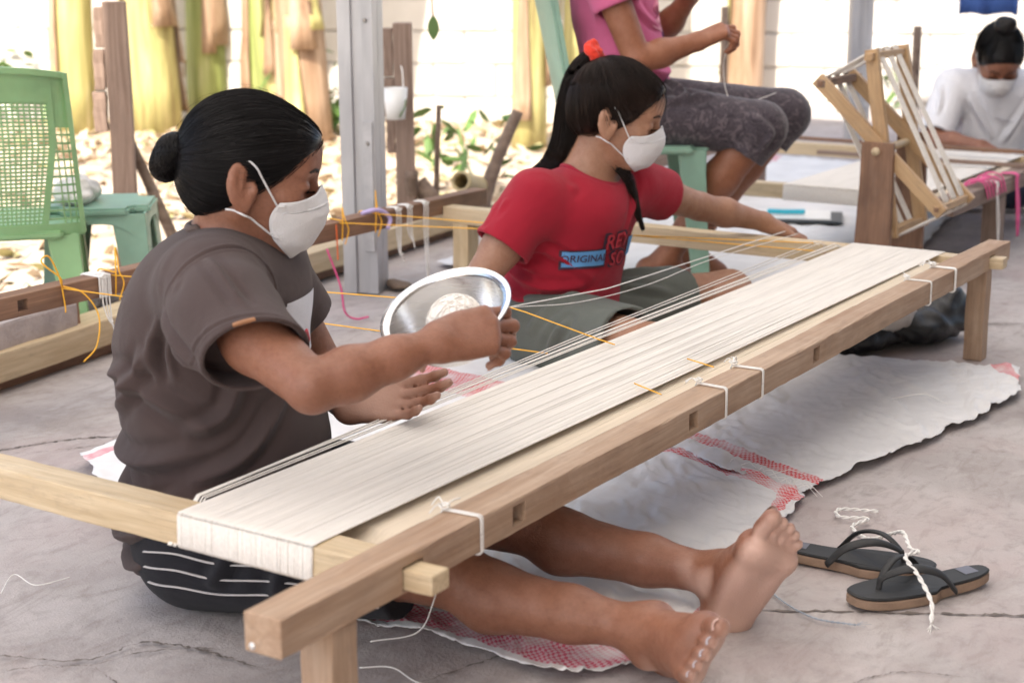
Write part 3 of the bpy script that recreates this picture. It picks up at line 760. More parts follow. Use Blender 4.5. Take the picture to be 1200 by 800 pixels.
# ------------------------------------------------------------------ warp yarn wound round the two crosspieces
M['shaded_yarn'] = mat_yarn('shade_tinted_cotton_yarn', (.78, .68, .55))  # shade and warm bounce on the lower layer put into its yarn colour
def warp(name, x0, x1, y0a, y1a, y0b, y1b, ztn, zbn, ztf, zbf, n, r, label, seed, jit=.25, mat=None, lift=.009):
    rng = np.random.default_rng(seed); paths = []
    s = np.linspace(0, 1, n)+rng.normal(0, jit/n, n); keep = fnoise(np.stack([s*40, s*0, s*0], 1), 1.0, seed) > -.42
    for q, ok in zip(s, keep):
        if not ok and rng.random() < .06: continue
        ya = y0a+(y1a-y0a)*q+rng.normal(0, .0003); yb = y0b+(y1b-y0b)*q+rng.normal(0, .0006); ym = (ya+yb)/2+rng.normal(0, .0007); dz = rng.normal(0, .0005)
        g = .0012+rng.random()*.0007; ya2, yb2 = ya+.004, yb+.004
        paths.append([(x0+.02, ya, ztn+g), (x0+(x1-x0)*.35, ya*.65+yb*.35, ztn*.65+ztf*.35+g-.001+dz*.6), ((x0+x1)*.5, ym, (ztn+ztf)/2+g-.0015+dz), (x0+(x1-x0)*.7, ya*.3+yb*.7, ztn*.3+ztf*.7+g-.001), (x1-.02, yb, ztf+g), (x1-.001, yb, ztf+g*.9), (x1+g, yb, ztf-.003), (x1+g, yb+.002, zbf+.003), (x1-.002, yb2, zbf-g), (x1-.05, yb2, zbf-g), ((x0+x1)*.5, ym+.004, (zbf+zbn)/2-g+dz), (x0+.05, ya2, zbn-g), (x0+.002, ya2, zbn-g), (x0-g, ya+.002, zbn+.003), (x0-g, ya, ztn-.003), (x0+.001, ya, ztn+g*.9), (x0+.02, ya, ztn+g)])
    o = strands_mesh(name, np.array(paths), r, mat or M['yarn'], None, False, 5, False)
    lz = (zbn+ztn)/2+lift; low = []
    for q in np.linspace(0, 1, int(n*1.3)):
        e = -.066*(1-q); ya = y0a+e+(y1a-y0a)*q+rng.normal(0, .0004); yb = y0b+e+(y1b-y0b)*q+rng.normal(0, .0004)
        low.append([(x0+.01, ya, zbn-.001), (x0+.055, ya, zbn+.002), (x0+.12, ya, lz), ((x0+x1)/2, (ya+yb)/2+rng.normal(0, .0008), lz-.002), (x1-.12, yb, lz), (x1-.055, yb, zbf+.002), (x1-.01, yb, zbf-.001)])
    for xr in (x0+.12, x1-.12): tube('lease_rod', resample([(xr, y0a-.07, lz-.006), (xr, y1a+.02, lz-.006)], 4), .0045, M['brown_wood'], o, 8)  # added rods; the layer is raised between them to catch more light
    strands_mesh('lower_layer', np.array(low), r*1.25, M['shaded_yarn'], o, False, 5, False)
    return tag(o, label, 'yarn')
warp('warp_yarn', .211, 2.5205, .131, .352, .120, .345, .2473, .2017, .2373, .1917, 330, .00068, 'sheet of undyed cotton warp yarn stretched along the long wooden frame', 5)
# loose selvedge threads beside the warp
P = []
for y0, y1, z in ((.358, .352, .250), (.361, .354, .2515), (.368, .362, .2525), (.3705, .366, .2525), (.3655, .40, .252), (.3675, .415, .2525)):
    P.append([(.2085, y0, .202), (.2085, y0, z-.006), (.212, y0, z-.002), (.24, y0, z), (1.3, (y0+y1)/2, z+.002), (2.44, y1, z-.006), (2.522, y1, z-.016), (2.524, y1, z-.04)])
tag(strands_mesh('loose_threads', np.array([resample(p, 24) for p in P]), .0011, M['yarn'], None, False, 5, False), 'few loose white threads running beside the warp sheet', 'thread')

# strings tied round the brown rail
def tied(x, label, r=.0014, tail=.05, seed=0):
    rnd = random.Random(seed); y0, y1, z0, z1 = -.0024, .0548, .2098, .2609; s = rnd.uniform(-.006, .006)
    loop = [(x, y0, .235), (x, y0, z1-.003), (x+s*.2, y0+.003, z1), (x+s, y1-.002, z1), (x+s, y1, z1-.003), (x+s, y1, z0+.003), (x+s, y1-.003, z0), (x, y0+.003, z0), (x, y0, z0+.003), (x, y0, .235)]
    pr = [tube_vf(resample(loop, 60), r, 6)]; pr.append(tube_vf(resample([(a+.004, b*1.02, c+.0006) for a, b, c in loop], 60), r*.8, 6))
    kx, ky, kz = x+s, .05, z1+.003
    a = np.linspace(0, 4*math.pi, 40); pr.append(tube_vf(np.stack([kx+.005*np.cos(a)+.003*np.sin(a*.5), ky+.006*np.sin(a), kz+.003+.002*np.cos(a*1.5)], 1), r, 6))
    for k in range(3):
        d = rnd.uniform(-.5, 3.4); L = tail*rnd.uniform(.5, 1.2)
        pr.append(tube_vf(smooth_path([(kx, ky, kz+.002), (kx+.4*L*math.cos(d), ky+.4*L*math.sin(d), kz+.010*rnd.random()+.003), (kx+L*math.cos(d+.3), ky+L*math.sin(d+.3)*.7, kz-.001+.006*rnd.random())], 14), r*.8, 5))
    V, F = join_vf(pr); return tag(mesh_obj('tied_string', V, F, M['white_string']), label, 'string', 'white strings tied round the rail')
tied(.375, 'white string tied round the brown rail next to the near wooden peg', .0012, .03, 1)
tied(1.075, 'white string with a frayed knot tied round the brown rail', .0013, .03, 2)
tied(1.215, 'plain white string looped round the middle of the brown rail', .0013, .028, 3)
tied(2.06, 'thin white string tied round the brown rail towards its far peg', .0012, .03, 4)
tied(2.22, 'thick frayed white string tied round the brown rail close to its far peg', .0022, .035, 5)

def cord(name, pts, r, mat, label, n=30, cat='cord', straight=True, group=None):
    return tag(tube(name, resample(pts, n) if straight else smooth_path(pts, n), r, mat, None, 6), label, cat, group)
yb = W1Y-.003
cord('yellow_twine', [(1.088, yb, .252), (1.155, .38, .2505)], .0013, M['yellow_string'], 'yellow cord stretched low from the bow on the rail to the warp')
cord('yellow_twine', [(1.229, yb, .256), (1.30, .55, .287), (1.285, .35, .2525), (1.27, .31, .2515)], .0013, M['yellow_string'], 'yellow cord held up by the red-shirted person above the warp')
cord('pull_thread', [(1.30, .55, .287), (1.58, .50, .277), (2.46, .50, .262)], .0012, M['white_string'], 'white thread pulled from the raised yellow twine to the reaching hand', cat='thread')
cord('pull_thread', [(1.302, .549, .286), (1.5, .52, .262), (1.75, .50, .255), (2.0, .48, .268), (2.47, .47, .258)], .0009, M['white_string'], 'slack white thread looping below the taut one at the red shirt', cat='thread', straight=False)
cord('yellow_twine', [(2.014, yb, .257), (2.40, .40, .252)], .0013, M['yellow_string'], 'yellow cord running from the rail behind the red-shirted person')
cord('yellow_twine', [(2.168, yb, .259), (2.33, .365, .247)], .0013, M['yellow_string'], 'yellow cord knotted at the lilac ribbon on the brown rail')
cord('yellow_twine', [(1.05, .15, .2535), (1.02, .085, .2515)], .0012, M['yellow_string'], 'short end of yellow cord lying on the pale warp edge')
cord('yellow_twine', [(1.24, .15, .2535), (1.22, .09, .2515)], .0012, M['yellow_string'], 'another short yellow cord end between the two middle strings')
pr = []
for x in (1.088,):
    pr.append(tube_vf(smooth_path([(x, yb, .255), (x-.02, yb-.02, .28), (x-.045, yb-.01, .305), (x-.05, yb, .32), (x-.03, yb, .325), (x-.01, yb, .29), (x, yb, .257)], 40), .0018, 6))
    pr.append(tube_vf(smooth_path([(x, yb, .257), (x+.03, yb-.03, .24), (x+.05, yb-.05, .19), (x+.03, yb-.06, .13), (x+.0, yb-.05, .10)], 30), .0016, 6))
    pr.append(tube_vf(smooth_path([(x, yb, .257), (x+.002, yb-.004, .21), (x+.001, yb-.004, .20)], 8), .0017, 6))
V, F = join_vf(pr); tag(mesh_obj('yellow_bow', V, F, M['yellow_string']), 'yellow cord tied in a loop bow on the brown rail beside the grey back', 'cord')
pr = []
for x, up in ((2.02, .03), (2.16, .055), (1.235, .05)):
    pr.append(tube_vf(smooth_path([(x, yb-.002, .21), (x+.002, yb-.004, .258), (x+.01, yb+.002, .262+up), (x+.022, yb+.01, .262+up*.6), (x+.012, yb-.004, .262), (x+.02, yb-.008, .235), (x+.004, yb-.008, .2)], 36), .0018, 6))
    pr.append(tube_vf(smooth_path([(x, yb-.003, .262), (x+.006, yb+.05, .2625), (x+.006, yb+.056, .25)], 12), .0018, 6))
    o = mesh_obj('yellow_knot', *join_vf(pr), M['yellow_string']); pr = []
    tag(o, {2.02: 'yellow knot with an orange end on the rail before the steel column', 2.16: 'yellow knot standing up beside the lilac ribbon', 1.235: 'yellow knot beside the white hank on the brown rail'}[x], 'knot')
cord('orange_string', [(1.995, yb-.004, .255), (1.995, yb-.006, .19), (1.99, yb-.01, .165)], .002, M['red_string'], 'orange-red string hanging down the rail before the steel column', cat='string')
cord('pink_string', [(1.95, yb-.008, .20), (1.985, yb-.02, .10), (2.0, yb-.02, .03), (2.03, yb-.03, .006), (2.06, yb-.05, .008)], .0028, M['pink_string'], 'pink ribbon hanging from the rail to the floor', 30, 'ribbon', False)
cord('red_thread', [(1.86, yb+.01, .262), (1.87, yb, .30), (1.89, yb, .305), (1.88, yb-.01, .27)], .0015, M['pink_string'], 'red thread end sticking up on the rail beside the white mask', 20, 'thread', False)
cord('lilac_ribbon', [(2.13, yb+.02, .263), (2.16, yb, .27), (2.19, yb-.006, .262), (2.215, yb-.01, .24), (2.20, yb-.012, .215)], .006, M['lilac'], 'lilac ribbon tied on the rail in front of the steel column', 24, 'ribbon', False)
for k, (x, L, lab) in enumerate([(2.26, .12, 'thin white yarn end hanging from the rail beside the steel column'), (2.31, .09, 'white tassel hanging from the rail above the kerb timber'), (2.385, .2, 'long knotted white yarn hanging near the end of the brown rail'), (1.205, .10, 'white yarn end hanging under the hank on the brown rail')]):
    pr = []
    for q in range(3):
        dx = .008*(q-1); pr.append(tube_vf(smooth_path([(x+dx, yb+.03, .2625), (x+dx, yb-.003, .258), (x+dx*1.2, yb-.004, .20), (x+dx*.4+.006*(k % 2), yb-.008, .258-L), (x+dx*.2+.012, yb-.01, .258-L-.012*q)], 24), .0016, 5))
    a = np.linspace(0, 12.5, 50); pr.append(tube_vf(np.stack([x+.012*np.cos(a), yb-.004+.003*np.sin(a*1.7), .258+.004*np.sin(a)], 1), .0014, 5))
    V, F = join_vf(pr); tag(mesh_obj('hanging_yarn', V, F, M['white_string']), lab, 'yarn', 'yarn ends hanging on the brown rail')
pr = []
for q in range(6):
    x = 1.19+.006*q; pr.append(tube_vf(resample([(x, yb-.003, .212), (x, yb-.003, .259), (x, yb+.052, .2605), (x, yb+.053, .212)], 30), .0022, 5))
V, F = join_vf(pr); tag(mesh_obj('yarn_hank', V, F, M['white_string']), 'white yarn hank wound round the brown rail behind the grey shirt', 'yarn')

# ================================================================== woven sacks on the floor
def sack_mat(name, bands):
    t = NT(name); uv = t.n('ShaderNodeUVMap'); sep = t.n('ShaderNodeSeparateXYZ'); t.l(uv.outputs[0], sep.inputs[0]); U, Vv = sep.outputs[0], sep.outputs[1]
    v = t.map(); n = t.noise(v, 7, 5)
    base = t.ramp(n, [(.3, (.64, .63, .63)), (.7, (.77, .76, .76))])
    # tape weave
    ck = t.n('ShaderNodeTexChecker'); ck.inputs['Scale'].default_value = 1; sc = t.n('ShaderNodeVectorMath', operation='SCALE'); sc.inputs['Scale'].default_value = 150; t.l(uv.outputs[0], sc.inputs[0]); t.l(sc.outputs[0], ck.inputs[0])
    col = base
    for ax, a, b, cc in bands:
        s = U if ax == 'u' else Vv
        m = t.math('MULTIPLY', t.math('GREATER_THAN', s, a), t.math('LESS_THAN', s, b))
        m = t.math('MULTIPLY', m, t.math('ADD', t.math('MULTIPLY', ck.outputs['Fac'], .62), .36))
        m = t.math('MULTIPLY', m, t.ramp(t.noise(v, 16, 4), [(.36, (.35, .35, .35)), (.58, (1, 1, 1))])); col = t.mix(m, col, cc)
    t.col(col); w = t.n('ShaderNodeTexWave'); w.inputs['Scale'].default_value = 60; t.l(uv.outputs[0], w.inputs[0])
    t.bump(t.math('ADD', t.math('MULTIPLY', ck.outputs['Fac'], .25), t.noise(v, 30, 4)), .25, .004); t.set(Roughness=.6); return t.m
RED = (.66, .05, .06); PINK = (.60, .07, .14)
def sack(name, quad, nu, nv, amp, mat, label, z0=.005, seed=0, scale=9, edge=.02, lift=None, fray=0):
    """quad: outline points along u=0..1 for v=0 and v=1 (two polylines in floor metres)"""
    lo, hi = [smooth_path([(x, y, 0) for x, y in q], 60) for q in quad]; lo = resample(lo, nu); hi = resample(hi, nu); V = []; UV = []
    for i in range(nu):
        for j in range(nv):
            t = j/(nv-1); p = lo[i]*(1-t)+hi[i]*t; V.append(p); UV.append((i/(nu-1), t))
    V = np.array(V); UV = np.array(UV)
    eu = np.minimum(UV[:, 0], 1-UV[:, 0]); ev = np.minimum(UV[:, 1], 1-UV[:, 1]); ed = np.exp(-np.minimum(eu, ev)*14)
    V[:, 0] += edge*ed*(fnoise(V, 9, seed+1)+.35*fnoise(V, 45, seed+21)); V[:, 1] += edge*ed*(fnoise(V, 8, seed+2)+.35*fnoise(V, 41, seed+22))
    w = np.abs(fnoise(V, scale, seed))+.55*np.abs(fnoise(V, scale*2.3, seed+4)); w = 1-np.minimum(1, w*2.2)
    cr = (1-np.minimum(1, np.abs(fnoise(V*np.array([1, 1, 0]), scale*4.1, seed+6))*3))*.30+(1-np.minimum(1, np.abs(fnoise(V*np.array([1, 1, 0]), scale*7.7, seed+16))*4))*.10
    V[:, 2] = z0+amp*np.clip(w+cr, 0, None)+amp*.35*(1+fnoise(V, scale*.8, seed+9))+.35*amp*ed
    if lift is not None: V[:, 2] += lift(V, UV)
    F = np.array([(i*nv+j, (i+1)*nv+j, (i+1)*nv+j+1, i*nv+j+1) for i in range(nu-1) for j in range(nv-1)])
    # face up
    a, b, c = V[F[0, 0]], V[F[0, 1]], V[F[0, 2]]
    if np.cross(b-a, c-a)[2] < 0: F = F[:, ::-1]
    o = mesh_obj(name, V, F, mat); uvl = o.data.uv_layers.new(name='UVMap'); uvl.data.foreach_set('uv', UV[F.ravel()].astype(np.float32).ravel())
    m = o.modifiers.new('s', 'SOLIDIFY'); m.thickness = .0006; m.offset = 1
    tag(o, label, 'sack')
    if fray:
        rng = np.random.default_rng(seed); P = []
        for k in range(fray):
            i = rng.integers(int(nu*.15), nu-1); b = V[i*nv+nv-1]; d = rng.normal(0, .02, 2)+np.array([.018, -.022]); P.append(resample([b, b+(d[0]*.5, d[1]*.5, .008), b+(d[0]*1.2, d[1]*1.2, -b[2]+.004)], 6))
        strands_mesh('fringe', np.array(P), .0007, M['white_string'], o, False, 3, False)['kind'] = 'stuff'
    return o
S1 = sack_mat('woven_sack_near', [('v', .02, .10, PINK), ('v', .93, .99, RED), ('u', .955, .985, RED)])
S2 = sack_mat('woven_sack_far', [('u', .06, .10, RED), ('u', .955, .99, RED)])
S3 = sack_mat('woven_sack_mid', [('u', .62, .72, RED), ('v', .06, .12, PINK)])
sack('woven_sack', ([(.58, .46), (.50, .30), (.515, .12), (.50, -.05), (.60, -.13), (.665, -.135)], [(.75, .80), (.95, .70), (1.25, .52), (1.50, .40), (1.42, .12), (1.33, -.03)]), 160, 130, .0095, S1, 'crumpled white woven sack spread under the bare legs', .004, 2, 8, fray=70)
sack('woven_sack', ([(1.33, -.03), (1.55, -.065), (1.78, -.115), (2.02, -.135), (2.2, -.155), (2.32, -.14)], [(1.62, .75), (1.8, .6), (2.0, .5), (2.2, .40), (2.33, .20), (2.40, -.10)]), 160, 120, .0085, S2, 'crumpled white woven sack with red bands lying past the rail and beyond the sandals', .006, 5, 9)
sack('woven_sack', ([(.80, 1.20), (1.0, 1.2), (1.2, 1.18), (1.7, 1.12), (2.05, 1.02)], [(.57, .83), (.85, .66), (1.2, .55), (1.6, .45), (2.0, .40)]), 90, 60, .007, S3, 'white woven sack with red printing spread between the two seated people', .020, 8, 7)
sack('woven_sack', ([(2.75, 1.75), (3.4, 1.75), (4.4, 1.8), (5.6, 2.0)], [(2.70, .60), (3.4, .55), (4.4, .7), (5.6, .9)]), 90, 60, .008, S3, 'white woven sack spread under the plastic chair and the far loom', .004, 9, 6)

# ================================================================== bowl with ball of yarn
def bowl(loc, tilt_dir, tilt):
    Rm = Matrix.Rotation(tilt, 4, Vector((-tilt_dir[1], tilt_dir[0], 0)).normalized()); mw = Matrix.Translation(loc) @ Rm
    e = empty('steel_bowl', loc, label='shiny steel mixing bowl tilted in the grey-shirted hand', cat='bowl')
    out = [(0, -.066), (.030, -.066), (.042, -.062), (.060, -.046), (.074, -.024), (.082, -.004), (.0835, .0), (.0925, .002), (.0935, .0045), (.0915, .0055), (.0825, .0042), (.080, -.002), (.072, -.024), (.058, -.045), (.040, -.0605), (.028, -.0645), (0, -.0645)]
    n = 72; V = []; F = []
    for r, z in out:
        for k in range(n): a = 2*math.pi*k/n; V.append(mw @ Vector((max(r, .0004)*math.cos(a), max(r, .0004)*math.sin(a), z)))
    for i in range(len(out)-1):
        for k in range(n): F.append((i*n+k, i*n+(k+1) % n, (i+1)*n+(k+1) % n, (i+1)*n+k))
    t = NT('brushed_steel'); nz = t.noise(t.map((1, 1, 60)), 8, 4); t.col((.72, .72, .73)); t.set(Metallic=1.0, Roughness=.2); t.l(t.ramp(nz, [(.3, (.16,)*3), (.7, (.3,)*3)]), t.b.inputs['Roughness']); t.bump(nz, .03, .001)
    mesh_obj('shell', V, F, t.m, e); return mw

# bowl and yarn ball
BOWL = (.562, .178, .462)
bmw = bowl(BOWL, (-1.0, .04), rad(29))
def yarn_ball(c, r, name, label, mat):
    rng = np.random.default_rng(4); P = []
    for k in range(46):
        ax = rng.normal(size=3); ax /= np.linalg.norm(ax); u = np.cross(ax, rng.normal(size=3)); u /= np.linalg.norm(u); w = np.cross(ax, u); off = rng.normal(0, .22)
        a = np.linspace(0, 2*np.pi, 34); q = r*(np.cos(a)[:, None]*u+np.sin(a)[:, None]*w)*math.sqrt(max(0, 1-off*off))+ax*off*r; P.append(q*(1+.02*rng.normal())+c)
    V, F = tube_vf([(c[0], c[1], c[2]-r), (c[0], c[1], c[2]+r)], r*.1, 6)
    bm = bmesh.new(); bmesh.ops.create_uvsphere(bm, u_segments=24, v_segments=16, radius=r*.985); o = bm_obj(name, bm, mat, None, Matrix.Translation(c), True); tag(o, label, 'yarn ball')
    strands_mesh('yarn_winding', np.array(P), .0011, mat, o, False, 4, False); return o
bc = bmw @ Vector((.004, -.006, -.0235)); yarn_ball(tuple(bc), .040, 'yarn_ball', 'ball of undyed yarn lying in the steel bowl', M['yarn'])

# ------------------------------------------------------------------ sandals
M['rubber'] = mat_plain('black_rubber', (.016, .016, .017), .62, .3, 30, .2, .001); M['midsole'] = mat_plain('tan_midsole', (.27, .18, .125), .8, .2, 40, .3, .002)
M['sandal_tag'] = mat_plain('grey_print', (.13, .13, .16), .5, .1)
def sandal(c, d, label, flip, z=.0):
    a = math.atan2(d[1], d[0]); e = empty('sandal', (*c, z), a, label=label, cat='sandal', group='pair of black flip-flops'); mw = basis(e)
    n = 48; out = []
    for k in range(n):
        t = 2*math.pi*k/n; x = .124*math.cos(t); w = .036+.010*math.sin(1.2*(x/.124)+.2)-(.010 if x < -.0 else 0)*math.exp(-((x+.03)/.05)**2)
        y = w*math.copysign(abs(math.sin(t))**.75, math.sin(t))+flip*.006*math.sin(2.4*x/.124); out.append((x, y))
    def slab(name, z0, z1, grow_, mat, rise):
        V = []; F = []
        for zz, gsc in ((z0, .97), (z0+.002, 1.0), (z1-.002, 1.0), (z1, .975)):
            for x, y in out: V.append(mw @ Vector((x*gsc*grow_, y*gsc*grow_, zz+rise*max(0, -x/.124)*.006+.004*max(0, (x-.06)/.06)**2)))
        for i in range(3):
            for k in range(n): F.append((i*n+k, i*n+(k+1) % n, (i+1)*n+(k+1) % n, (i+1)*n+k))
        F.append(tuple(range(n))[::-1]); F.append(tuple(range(3*n, 4*n))); return mesh_obj(name, V, F, mat, e, False)
    slab('midsole', .001, .015, 1.0, M['midsole'], 1); slab('footbed', .0155, .0205, 1.0, M['rubber'], 1)
    top = .0205
    for s in (-1, 1):
        P = smooth_path([mw @ Vector(q) for q in ((.075, flip*.004, top), (.068, flip*.004+s*.002, top+.020), (.035, s*.021, top+.036), (-.005, s*.036, top+.026), (-.035, s*.0385, top-.006))], 26)
        r = np.interp(np.linspace(0, 1, len(P)), [0, .25, .6, 1], [.0045, .006, .0085, .007]); tube('strap', P, r, M['rubber'], e, 10, .42, up=(0, 0, 1))
    tube('toe_plug', resample([mw @ Vector((.076, flip*.004, top-.002)), mw @ Vector((.07, flip*.004, top+.02))], 6), .0042, M['rubber'], e, 8)
    V = [mw @ Vector(q) for q in ((-.1, -.013, top+.0055), (-.075, -.013, top+.0045), (-.075, .013, top+.0045), (-.1, .013, top+.0055))]; mesh_obj('size_stamp', V, [(0, 1, 2, 3)], M['sandal_tag'], e, False)
    return e
sandal((1.085, -.225), (.12, -1.0), 'black flip-flop with tan midsole lying just beyond the bare foot', 1)
sandal((1.035, -.347), (-.85, .52), 'black flip-flop with a knotted white rope over its straps', -1)
def rope(name, pts, r, label, n=120, mat=None):
    P = smooth_path(pts, n); T = np.gradient(P, axis=0); T /= np.linalg.norm(T, axis=1)[:, None]; up = np.array((0, 0, 1.0)); A = np.cross(T, up); A /= np.linalg.norm(A, axis=1)[:, None]+1e-9; B = np.cross(A, T)
    s = np.r_[0, np.cumsum(np.linalg.norm(np.diff(P, axis=0), axis=1))]; pr = []
    for k in range(2):
        a = s/(r*5)*2*np.pi*.5+k*np.pi; pr.append(tube_vf(P+r*.55*(np.cos(a)[:, None]*A+np.sin(a)[:, None]*B), r*.62, 6))
    e0 = P[-1]
    for k in range(6):
        d = np.array((random.uniform(-1, 1), random.uniform(-1, 1), .2))*.012; pr.append(tube_vf(resample([e0, e0+T[-1]*.008+d*.5, e0+T[-1]*.014+d], 5), r*.2, 4))
    V, F = join_vf(pr); return tag(mesh_obj(name, V, F, mat or M['white_string']), label, 'rope')
rope('cotton_rope', [(1.335, -.17, .008), (1.30, -.115, .012), (1.275, -.125, .008), (1.285, -.17, .010), (1.24, -.16, .008), (1.20, -.205, .008), (1.15, -.262, .045), (1.115, -.29, .062), (1.075, -.315, .055), (1.05, -.335, .062), (1.01, -.33, .066), (.985, -.36, .05), (.955, -.39, .028), (.93, -.40, .006)], .0032, 'twisted white cotton rope trailing from the sack over the sandals', 220)
rope('twine', [(.95, -.13, .006), (.90, -.18, .005), (.86, -.25, .006), (.87, -.31, .005)], .0016, 'thin grey twine lying on the floor beside the bare heel', 50, mat_plain('grey_twine', (.36, .40, .46), .8))
for k, (pts, lab) in enumerate([([(.43, .22, .02), (.47, .17, .03), (.455, .13, .09), (.45, .115, .14)], 'white thread hanging under the near peg'), ([(.38, .20, .006), (.40, .16, .008), (.385, .10, .006), (.42, .03, .005), (.40, -.02, .005)], 'white thread snaking over the concrete under the near peg'), ([(.30, .82, .004), (.36, .86, .005), (.35, .80, .004), (.40, .78, .004)], 'white thread curled on the concrete behind the grey shirt'), ([(1.95, .03, .03), (2.0, -.02, .035), (1.97, -.08, .03)], 'straw-like thread lying on the red-banded sack')]):
    tag(tube('thread', smooth_path(pts, 40), .0009, M['white_string'], None, 5), lab, 'thread')
def debris(x, y, s, label):
    bm = bmesh.new(); bmesh.ops.create_icosphere(bm, subdivisions=2, radius=1)
    for v in bm.verts: v.co *= 1+.3*math.sin(v.co.x*4+x*9)*math.cos(v.co.y*3)
    o = bm_obj('crumb', bm, M['bark'], None, Matrix.Translation((x, y, s*.35)) @ Matrix.Rotation(x*7, 4, 'Z') @ Matrix.Diagonal((s*1.8, s, s*.4, 1)), True); tag(o, label, 'debris')
debris(.205, .235, .006, 'small dark crumb on the concrete before the near leg'); debris(2.42, 1.66, .03, 'dark scrap of bark on the floor beside the kerb timber')

# ------------------------------------------------------------------ black bundle past the far leg
M['black_net'] = mat_plain('black_plastic', (.014, .014, .016), .38, .4, 40, .5, .004)
s = Solid()
for c, r in (((2.48, .27, .035), (.16, .07, .035)), ((2.60, .17, .045), (.12, .06, .045)), ((2.66, .145, .07), (.05, .05, .06)), ((2.36, .33, .022), (.07, .05, .022))): s.add(ell(c, r), .04)
o = solid_obj('black_bundle', s, .006, M['black_net'], None, wob=(.010, 45, 3), it=1, local=False); tag(o, 'crumpled black plastic bundle lying on the floor behind the far leg', 'bag')
s = Solid(); s.add(ell((2.50, .225, .075), (.09, .045, .035)), .02); s.add(ell((2.44, .26, .06), (.05, .04, .03)), .02)
solid_obj('cloth_lining', s, .006, mat_cloth('cream_cloth', (.60, .56, .53)), o, wob=(.006, 40, 6), local=False)

# ------------------------------------------------------------------ yarn reel (swift)
rl = empty('yarn_reel', (3.1, .47, 0), label='wooden yarn reel with crossed arms on two dark posts', cat='yarn reel')
CF = Vector((3.037, .474, .42)); CR = Vector((3.262, .480, .42))
beam('post', (3.0, .475, -.002), (3.004, .472, .425), .105, .022, M['brown_wood'], rl, up=(1, 0, 0), taper=.84)
beam('post', (3.30, .482, -.002), (3.297, .48, .425), .10, .022, M['brown_wood'], rl, up=(1, 0, 0), taper=.84)
tube('axle', resample([(2.985, .474, .402), (3.31, .480, .402)], 6), .011, M['pale_wood'], rl, 12)
dA = Vector((0, .353, .329))/2*1.04; dB = Vector((0, .080, .486))/2*1.04; ctr = Vector((0, .4755, .4155))
tips = {}
for nm, x, dx in (('f', 3.030, 0), ('r', 3.264, 0)):
    for k, (d, off) in enumerate(((dA, -.0105), (dB, .0105))):
        c = Vector((x+off, ctr.y, ctr.z)); beam('arm', c-d, c+d, .037, .019, M['reel_wood'], rl, up=(1, 0, 0), bev=.002, segs=6)
for k, d in enumerate((dA, -dA, dB, -dB)):
    tp = ctr+d*.93; beam('crossbar', (3.008, tp.y, tp.z), (3.288, tp.y, tp.z), .024, .02, M['reel_wood'] if k else M['grey_wood'], rl, segs=4)
    for x in (3.0065, 3.0065):
        pass
    beam('wedge', (3.004 if k < 2 else 3.026, tp.y, tp.z), (3.012 if k < 2 else 3.034, tp.y, tp.z), .012, .012, M['brown_wood'], rl, segs=1, bev=.001)
ring = [dB*.93, dA*.93, -dB*.93, -dA*.93]
for b, (xc, lab) in enumerate(((3.085, 'flat band of white yarn wound on the reel beside its front arms'), (3.15, 'flat band of white yarn wound on the middle of the reel'), (3.215, 'flat band of white yarn wound on the reel beside its rear arms'))):
    P = []; rng = np.random.default_rng(b)
    for k in range(26):
        xo = xc+(k/25-.5)*.030+rng.normal(0, .0008); g = .016+.004*rng.random(); pts = []
        for i, d in enumerate(ring+ring[:1]):
            o_ = d.normalized()*g; pts.append((xo+rng.normal(0, .002), ctr.y+d.y+o_.y, ctr.z+d.z+o_.z))
        P.append(resample(pts, 33))
    tag(strands_mesh('yarn_skein', np.array(P), .0021, M['yarn'], None, False, 4, False), lab, 'yarn', 'yarn bands on the reel')

# ------------------------------------------------------------------ second loom frame behind
f2 = empty('warping_frame', (3.5, .4, 0), label='second low loom frame under the white-shirted person', cat='loom frame')
Z2 = .205
beam('rail', (3.36, .40, Z2), (4.62, .40, Z2), .06, .05, M['grey_wood'], f2); beam('rail', (3.36, 1.62, Z2), (4.62, 1.62, Z2), .06, .05, M['grey_wood'], f2)
beam('crosspiece', (3.47, .44, Z2-.005), (3.47, 1.58, Z2-.005), .05, .045, M['pale_wood'], f2); beam('crosspiece', (4.5, .44, Z2-.005), (4.5, 1.58, Z2-.005), .05, .045, M['pale_wood'], f2)
beam('heddle_bar', (4.36, .40, Z2+.05), (4.36, 1.3, Z2+.05), .02, .012, M['brown_wood'], f2); beam('lease_rod', (4.12, .36, Z2+.035), (4.12, 1.1, Z2+.035), .016, .014, M['grey_wood'], f2)
for x, y in ((3.86, .40), (4.5, .40), (3.47, 1.5), (4.5, 1.5)): beam('leg', (x, y, -.002), (x, y, Z2-.03), .075, .05, M['grey_wood'], f2, up=(0, 1, 0), segs=4)
warp('warp_yarn', 3.444, 4.526, .50, .93, .50, .93, Z2+.0177, Z2-.0277, Z2+.0177, Z2-.0277, 340, .0013, 'sheet of pale warp yarn on the loom of the white-shirted person', 8)
